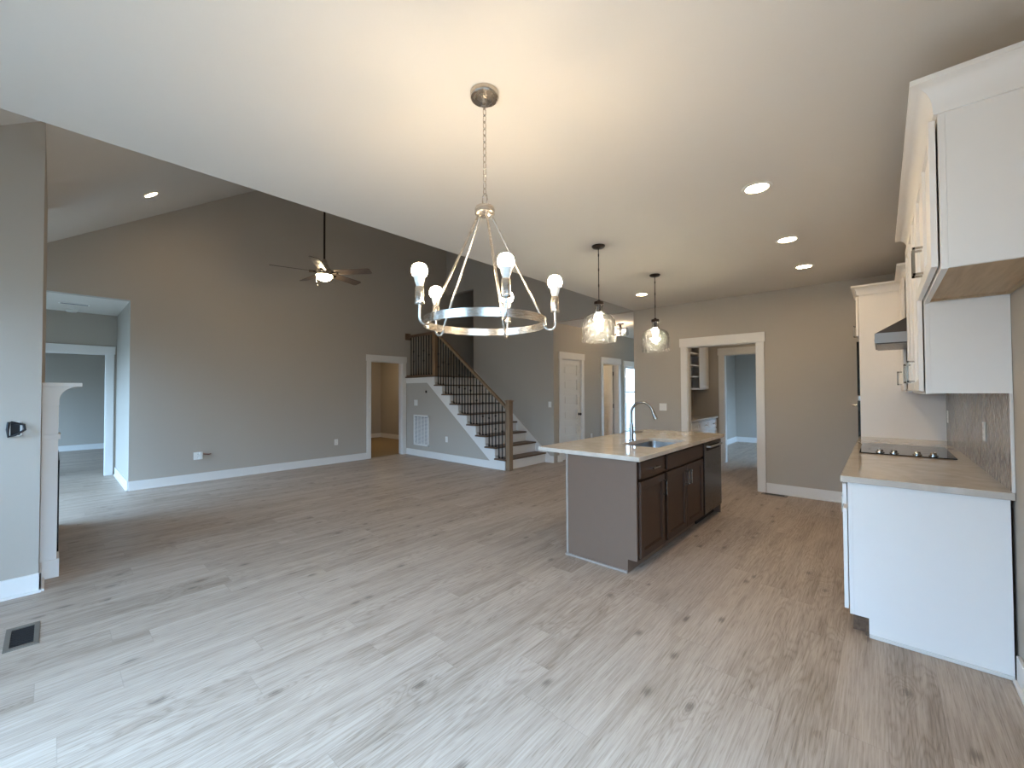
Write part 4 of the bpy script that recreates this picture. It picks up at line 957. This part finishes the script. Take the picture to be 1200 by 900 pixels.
# ------------------------------------------------------------------ ceiling fan
fxx, fyy, FZ = FAN
fn = thing('ceiling_fan', 'five blade ceiling fan with lit bowl on a long rod under the vault', 'ceiling fan', (fxx, fyy, FZ))
b = MB(); b.lathe([(0, ZV), (0.07, ZV), (0.065, ZV - 0.04), (0.03, ZV - 0.07), (0, ZV - 0.07)], (fxx, fyy, 0), 28); b.build('canopy', 'nickel', fn, smooth=True)
b = MB(); b.cyl((fxx, fyy, FZ + 0.2), (fxx, fyy, ZV - 0.06), 0.0135, 12); b.build('downrod', 'bronze', fn, smooth=True)
b = MB(); b.lathe([(0, 0.22), (0.02, 0.22), (0.035, 0.2), (0.055, 0.13), (0.08, 0.085), (0.11, 0.07), (0.118, 0.06), (0.118, -0.005), (0.11, -0.012), (0, -0.012)], (fxx, fyy, FZ), 36); b.build('motor_housing', 'nickel', fn, smooth=True)
b = MB(); b.lathe([(0.108, -0.0125), (0.105, -0.03), (0.085, -0.062), (0.05, -0.082), (0, -0.09)], (fxx, fyy, FZ), 32); b.build('light_bowl', 'fanlens', fn, smooth=True)
for k in range(5):
    a = math.radians(FANA + 72 * k); b = MB(); R_ = FANR
    u = Vector((math.cos(a), math.sin(a), 0)); v = Vector((-math.sin(a), math.cos(a), 0)); zt = Vector((0, 0, 1)); base = Vector((fxx, fyy, FZ + 0.03))
    cs = [(0.15, 0.045), (0.2, 0.06), (R_ - 0.03, 0.068), (R_, 0.05)]; rows = []
    for (r, hw_) in cs: rows.append([b.bm.verts.new(base + u * r + v * s * hw_ + zt * (-s * hw_ * 0.25 + q)) for (s, q) in ((-1, 0), (1, 0), (1, 0.007), (-1, 0.007))])
    for p, q in zip(rows, rows[1:]):
        for i in range(4): b.bm.faces.new([p[i], p[(i + 1) % 4], q[(i + 1) % 4], q[i]])
    b.bm.faces.new(rows[0]); b.bm.faces.new(rows[-1][::-1]); bl = b.build('blade', 'blade', fn)
    b = MB(); p0 = base + u * 0.1; b.tube([p0, base + u * 0.2 + zt * -0.004], [0.012, 0.02], 8); b.build('blade_iron', 'bronze', bl)
for (dx, ln) in ((0.02, 0.16), (-0.03, 0.11)):
    b = MB(); b.cyl((fxx + dx, fyy - 0.1, FZ - 0.02), (fxx + dx, fyy - 0.1, FZ - 0.02 - ln), 0.0025, 6); b.lathe([(0, 0.02), (0.009, 0.012), (0.009, -0.012), (0, -0.02)], (fxx + dx, fyy - 0.1, FZ - 0.02 - ln), 10); b.build('pull_chain', 'chrome', fn, smooth=True)

# ------------------------------------------------------------------ registers, grilles, plates
def register(name, label, x0, x1, y0, y1, slots='y', frame='register', g='floor registers'):
    t = thing(name, label, 'floor vent', ((x0 + x1) / 2, (y0 + y1) / 2, 0), g)
    b = MB(); f = 0.022; z = 0.006
    b.box(x0, x1, y0, y0 + f, 0.0005, z); b.box(x0, x1, y1 - f, y1, 0.0005, z); b.box(x0, x0 + f * 1.6, y0 + f, y1 - f, 0.0005, z); b.box(x1 - f * 1.6, x1, y0 + f, y1 - f, 0.0005, z); b.build('frame', frame, t, 0.001)
    b = MB(); b.box(x0 + f, x1 - f, y0 + f, y1 - f, 0.0003, 0.0008); b.build('opening', 'dark', t)
    b = MB(); n = max(3, int(max(x1 - x0, y1 - y0) / 0.03))
    if x1 - x0 > y1 - y0:
        for k in range(1, n): xx = x0 + 0.029 + k * (x1 - x0 - 0.058) / n; b.box(xx - 0.003, xx + 0.003, y0 + f, y1 - f, 0.001, 0.0035)
    else:
        for k in range(1, n): yy = y0 + f + k * (y1 - y0 - 2 * f) / n; b.box(x0 + 0.029, x1 - 0.029, yy - 0.003, yy + 0.003, 0.001, 0.0035)
    b.build('louvers', 'dark', t)
register('floor_register', 'brown metal floor register by the chimney breast at lower left', -3.93, -3.595, -0.167, -0.033)
register('floor_register', 'brown metal floor register under the far wall beside the doorway', -1.25, -0.95, 6.5, 6.61)
register('floor_register', 'brown metal floor register at the hall corner behind the island', -4.80, -4.69, 6.98, 7.28)
gt = thing('return_grille', 'white return air grille low on the under stair wall', 'vent', (-7.57, YS + 0.012, 0.2))
b = MB(); gx0, gx1, gz0, gz1 = -7.87, -7.31, 0.235, 0.91; yb = YS + 0.0115
b.box(gx0, gx1, yb - 0.012, yb, gz0, gz0 + 0.04); b.box(gx0, gx1, yb - 0.012, yb, gz1 - 0.04, gz1); b.box(gx0, gx0 + 0.04, yb - 0.012, yb, gz0, gz1); b.box(gx1 - 0.04, gx1, yb - 0.012, yb, gz0, gz1); b.build('frame', 'plastic', gt, 0.002)
b = MB(); b.box(gx0 + 0.04, gx1 - 0.04, yb - 0.002, yb, gz0 + 0.04, gz1 - 0.04); b.build('filter', M['filter'], gt)
b = MB(); n = 24
for k in range(n): z = gz0 + 0.05 + k * (gz1 - gz0 - 0.1) / n; b.prism([(yb - 0.01, z), (yb - 0.009, z), (yb - 0.003, z + 0.012), (yb - 0.004, z + 0.012)], 0, gx0 + 0.04, gx1 - 0.04)
for k in range(1, 4): x = gx0 + 0.04 + k * (gx1 - gx0 - 0.08) / 4; b.box(x - 0.006, x + 0.006, yb - 0.012, yb - 0.002, gz0 + 0.04, gz1 - 0.04)
b.build('louvers', 'plastic', gt)

def plate(name, label, cat, pos, n, kind='outlet', w_=0.072, h_=0.116, g=None, mat='plastic'):
    # pos on the wall, n = outward normal (axis aligned)
    pos = Vector(pos); n = Vector(n); up_ = Vector((0, 0, 1)); side = up_.cross(n)
    t = thing(name, label, cat, pos - up_ * h_ / 2, g)
    def q(mb, u0, u1, v0, v1, a, c):
        ps = [pos + side * u + up_ * v + n * d for u in (u0, u1) for v in (v0, v1) for d in (a, c)]
        vv = [mb.bm.verts.new(p) for p in ps]
        for f in ((0, 1, 3, 2), (4, 6, 7, 5), (0, 4, 5, 1), (2, 3, 7, 6), (0, 2, 6, 4), (1, 5, 7, 3)): mb.bm.faces.new([vv[i] for i in f])
    b = MB(); q(b, -w_ / 2, w_ / 2, -h_ / 2, h_ / 2, 0.0005, 0.006); b.build('cover_plate', mat, t, 0.002)
    if kind == 'outlet':
        for s in (-1, 1):
            b = MB(); q(b, -0.017, 0.017, s * 0.02 - 0.014, s * 0.02 + 0.014, 0.006, 0.0085); r = b.build('receptacle', mat, t, 0.002)
            b = MB(); q(b, -0.008, -0.005, s * 0.02 - 0.004, s * 0.02 + 0.006, 0.0085, 0.0088); q(b, 0.005, 0.008, s * 0.02 - 0.004, s * 0.02 + 0.006, 0.0085, 0.0088); b.build('slots', 'dark', r)
    elif kind.startswith('switch'):
        k = int(kind[-1])
        for i in range(k):
            u = (i - (k - 1) / 2) * 0.046; b = MB(); q(b, u - 0.017, u + 0.017, -0.034, 0.034, 0.006, 0.0085); b.build('rocker', mat, t, 0.002)
    return t
plate('light_switch', 'white double rocker switch on the far wall left of the kitchen doorway', 'light switch', (-2.656, YF, 1.156), (0, -1, 0), 'switch2', 0.118, 0.118)
plate('light_switch', 'white single switch on the wall between staircase and closed hall door', 'light switch', (-4.943, YF, 1.157), (0, -1, 0), 'switch1')
plate('blank_plate', 'square white plate above the return grille under the stairs', 'wall plate', (-7.79, YS + 0.012, 1.178), (0, -1, 0), 'blank', 0.13, 0.13)
plate('outlet', 'white outlet low on the under stair wall right of the grille', 'outlet', (-6.712, YS + 0.012, 0.436), (0, -1, 0))
plate('outlet', 'white outlet low on the gable wall near the side room doorway', 'outlet', (XG, 3.82, 0.42), (1, 0, 0))
plate('outlet', 'white outlet on the hall wall between the two hall doors', 'outlet', (XH, 8.07, 0.415), (1, 0, 0))
plate('outlet', 'white outlet in the mosaic backsplash nearer the camera', 'outlet', (XR - 0.0095, 3.83, 1.16), (-1, 0, 0))
plate('outlet', 'white outlet at the far end of the mosaic backsplash', 'outlet', (XR - 0.0095, 5.70, 1.16), (-1, 0, 0))
t = plate('outlet', 'white outlet with adapters plugged in, low on the gable wall', 'outlet', (XG, 1.575, 0.414), (1, 0, 0), 'outlet', 0.12, 0.118)
b = MB(); b.box(XG + 0.009, XG + 0.05, 1.585, 1.63, 0.43, 0.47); b.box(XG + 0.009, XG + 0.04, 1.58, 1.62, 0.36, 0.40); b.build('plug_adapter', 'plastic', t, 0.004)
b = MB(); b.tube([(XG + 0.04, 1.63, 0.44), (XG + 0.05, 1.67, 0.435), (XG + 0.03, 1.71, 0.425), (XG + 0.012, 1.74, 0.43)], 0.006, 8); b.build('cable', M['redwire'], t, smooth=True)
b = MB(); b.cyl((-7.41, YS + 0.004, 1.425), (-7.41, YS + 0.0115, 1.425), 0.028, 20); tag(b.build('thermostat_hole', 'dark'), 'small dark round hole in the under stair wall below the landing', 'wall hole')
eb = thing('electrical_box', 'open black electrical box with bent black wires on the chimney breast side', 'electrical box', (CX1, -0.168, 1.12))
b = MB(); y, z = -0.168, 1.172; x = CX1 + 0.0005
b.box(x, x + 0.006, y - 0.03, y - 0.022, z - 0.05, z + 0.05); b.box(x, x + 0.006, y + 0.022, y + 0.03, z - 0.05, z + 0.05); b.box(x, x + 0.006, y - 0.03, y + 0.03, z + 0.042, z + 0.05); b.box(x, x + 0.006, y - 0.03, y + 0.03, z - 0.05, z - 0.042); b.build('box_rim', 'plastic', eb)
b = MB(); b.box(x, x + 0.002, y - 0.022, y + 0.022, z - 0.042, z + 0.042); b.build('opening', 'dark', eb)
b = MB(); b.tube([(x + 0.004, y - 0.03, z + 0.05), (x + 0.02, y - 0.034, z + 0.0), (x + 0.02, y - 0.03, z - 0.05), (x + 0.025, y + 0.0, z - 0.04), (x + 0.03, y + 0.045, z - 0.005), (x + 0.02, y + 0.04, z + 0.03), (x + 0.004, y - 0.02, z + 0.05)], 0.008, 8); b.build('wires', 'black', eb, smooth=True)
sd = thing('smoke_detector', 'round white smoke detector on the short hall ceiling', 'smoke detector', (-9.6, 0.2, LHZ))
b = MB(); b.lathe([(0, LHZ - 0.001), (0.07, LHZ - 0.001), (0.07, LHZ - 0.02), (0.055, LHZ - 0.04), (0, LHZ - 0.042)], (-9.75, 0.2, 0), 28); b.build('housing', 'plastic', sd, smooth=True)
b = MB(); b.lathe([(0, LHZ - 0.0425), (0.012, LHZ - 0.0425), (0.012, LHZ - 0.047), (0, LHZ - 0.047)], (-9.75, 0.2, 0), 16); b.build('test_button', 'plastic', sd, smooth=True)
cg = thing('ceiling_vent', 'white slotted air vent flat on the short hall ceiling', 'vent', (-9.1, 0.22, LHZ))
b = MB(); b.box(-9.15, -9.05, 0.05, 0.38, LHZ - 0.006, LHZ - 0.0005); b.build('frame', 'plastic', cg, 0.002)
b = MB()
for k in range(3): b.box(-9.132 + k * 0.026, -9.12 + k * 0.026, 0.07, 0.36, LHZ - 0.0085, LHZ - 0.006)
b.build('louvers', M['filter'], cg)

# ------------------------------------------------------------------ pantry furniture
PX = -2.9
pc = thing('pantry_base_cabinet', 'white pantry base cabinet with knobbed drawers seen through the doorway', 'cabinet', (-2.66, 7.9, 0))
b = MB(); b.box(PX + 0.001, PCF - 0.02, 6.85, PY - 0.03, 0.1, 0.88); b.box(PX + 0.001, PCF - 0.08, 6.85, PY - 0.03, 0, 0.1); b.build('carcass', 'white', pc)
FP = lambda u, v, n: Vector((PCF - 0.02 + n, u, v))
for i in range(4):
    a = 6.87 + i * 0.485
    for (z0, z1) in ((0.70, 0.86), (0.42, 0.68), (0.12, 0.40)):
        d = MB(); shaker(d, FP, a, a + 0.475, z0, z1, 0.02, 0.04); d = d.build('drawer', 'white', pc, 0.002)
        b = MB(); zc_ = (z0 + z1) / 2; b.tube([FP(a + 0.24, zc_, 0.01), FP(a + 0.24, zc_, 0.028), FP(a + 0.24, zc_, 0.034), FP(a + 0.24, zc_, 0.046)], [0.006, 0.007, 0.015, 0.012], 12); b.build('knob', 'chrome', d, smooth=True)
tag(MB().box(PX + 0.001, PCF + 0.025, 6.82, PY - 0.028, 0.881, 0.914).build('pantry_worktop', 'quartz', bevel=0.003), 'pale worktop on the pantry base cabinet', 'worktop')
ps = thing('pantry_shelf_unit', 'white open shelf unit hung on the pantry wall above the worktop', 'shelf', (-2.75, 7.7, 1.44))
sy0, sy1, sz0, sz1, sxf = 6.85, SHY1, 1.44, 2.45, PX + SHD
b = MB(); b.box(PX + 0.001, PX + 0.012, sy0, sy1, sz0, sz1); b.build('back', 'white', ps)
for y in (sy0, sy0 + (sy1 - sy0) / 2 - 0.01, sy1 - 0.02): b = MB(); b.box(PX + 0.012, sxf - 0.02, y, y + 0.02, sz0, sz1); b.build('side', 'white', ps)
for z in (sz0, sz0 + 0.235, sz0 + 0.45, sz0 + 0.68, sz1 - 0.02): b = MB(); b.box(PX + 0.012, sxf - 0.02, sy0 + 0.02, sy1 - 0.02, z, z + 0.02); b.build('shelf_board', 'white', ps)
b = MB(); b.box(sxf - 0.02, sxf, sy0, sy0 + 0.06, sz0, sz1); b.box(sxf - 0.02, sxf, sy1 - 0.11, sy1, sz0, sz1); b.box(sxf - 0.02, sxf, sy0, sy1, sz1 - 0.08, sz1); b.box(sxf - 0.02, sxf, sy0, sy1, sz0, sz0 + 0.03); b.build('face_frame', 'white', ps, 0.001)
b = MB(); shaker(b, lambda u, v, n: Vector((sxf + n, u, v)), sy1 - 0.56, sy1 - 0.01, sz0 + 0.01, sz1 - 0.01); b.build('door', 'white', ps, 0.002)

# ------------------------------------------------------------------ outside the hall window
for (x, y, r, h_) in ((-9.5, 17.5, 0.16, 9), (-12.5, 24, 0.25, 11), (-8.2, 19.5, 0.1, 8), (-15, 27, 0.3, 12), (-10.9, 21.0, 0.14, 9)):
    pts = [(x + 0.15 * math.sin(i * 1.3 + x), y, -0.4 + h_ * i / 6) for i in range(7)]
    b = MB(); b.tube(pts, [r * (1.15 - i * 0.13) for i in range(7)], 10)
    for k in range(7):
        q = Vector(pts[2 + k % 4]); a = k * 2.4 + x; b.tube([q, q + Vector((math.cos(a) * 0.9, math.sin(a) * 0.9, 0.8)), q + Vector((math.cos(a) * 1.5, math.sin(a) * 1.5, 1.9))], [r * 0.4, r * 0.25, r * 0.08], 6)
    tag(b.build('tree', 'bark', smooth=True), 'bare tree trunk outside the hall window', 'tree', 'bare trees outside the hall window')
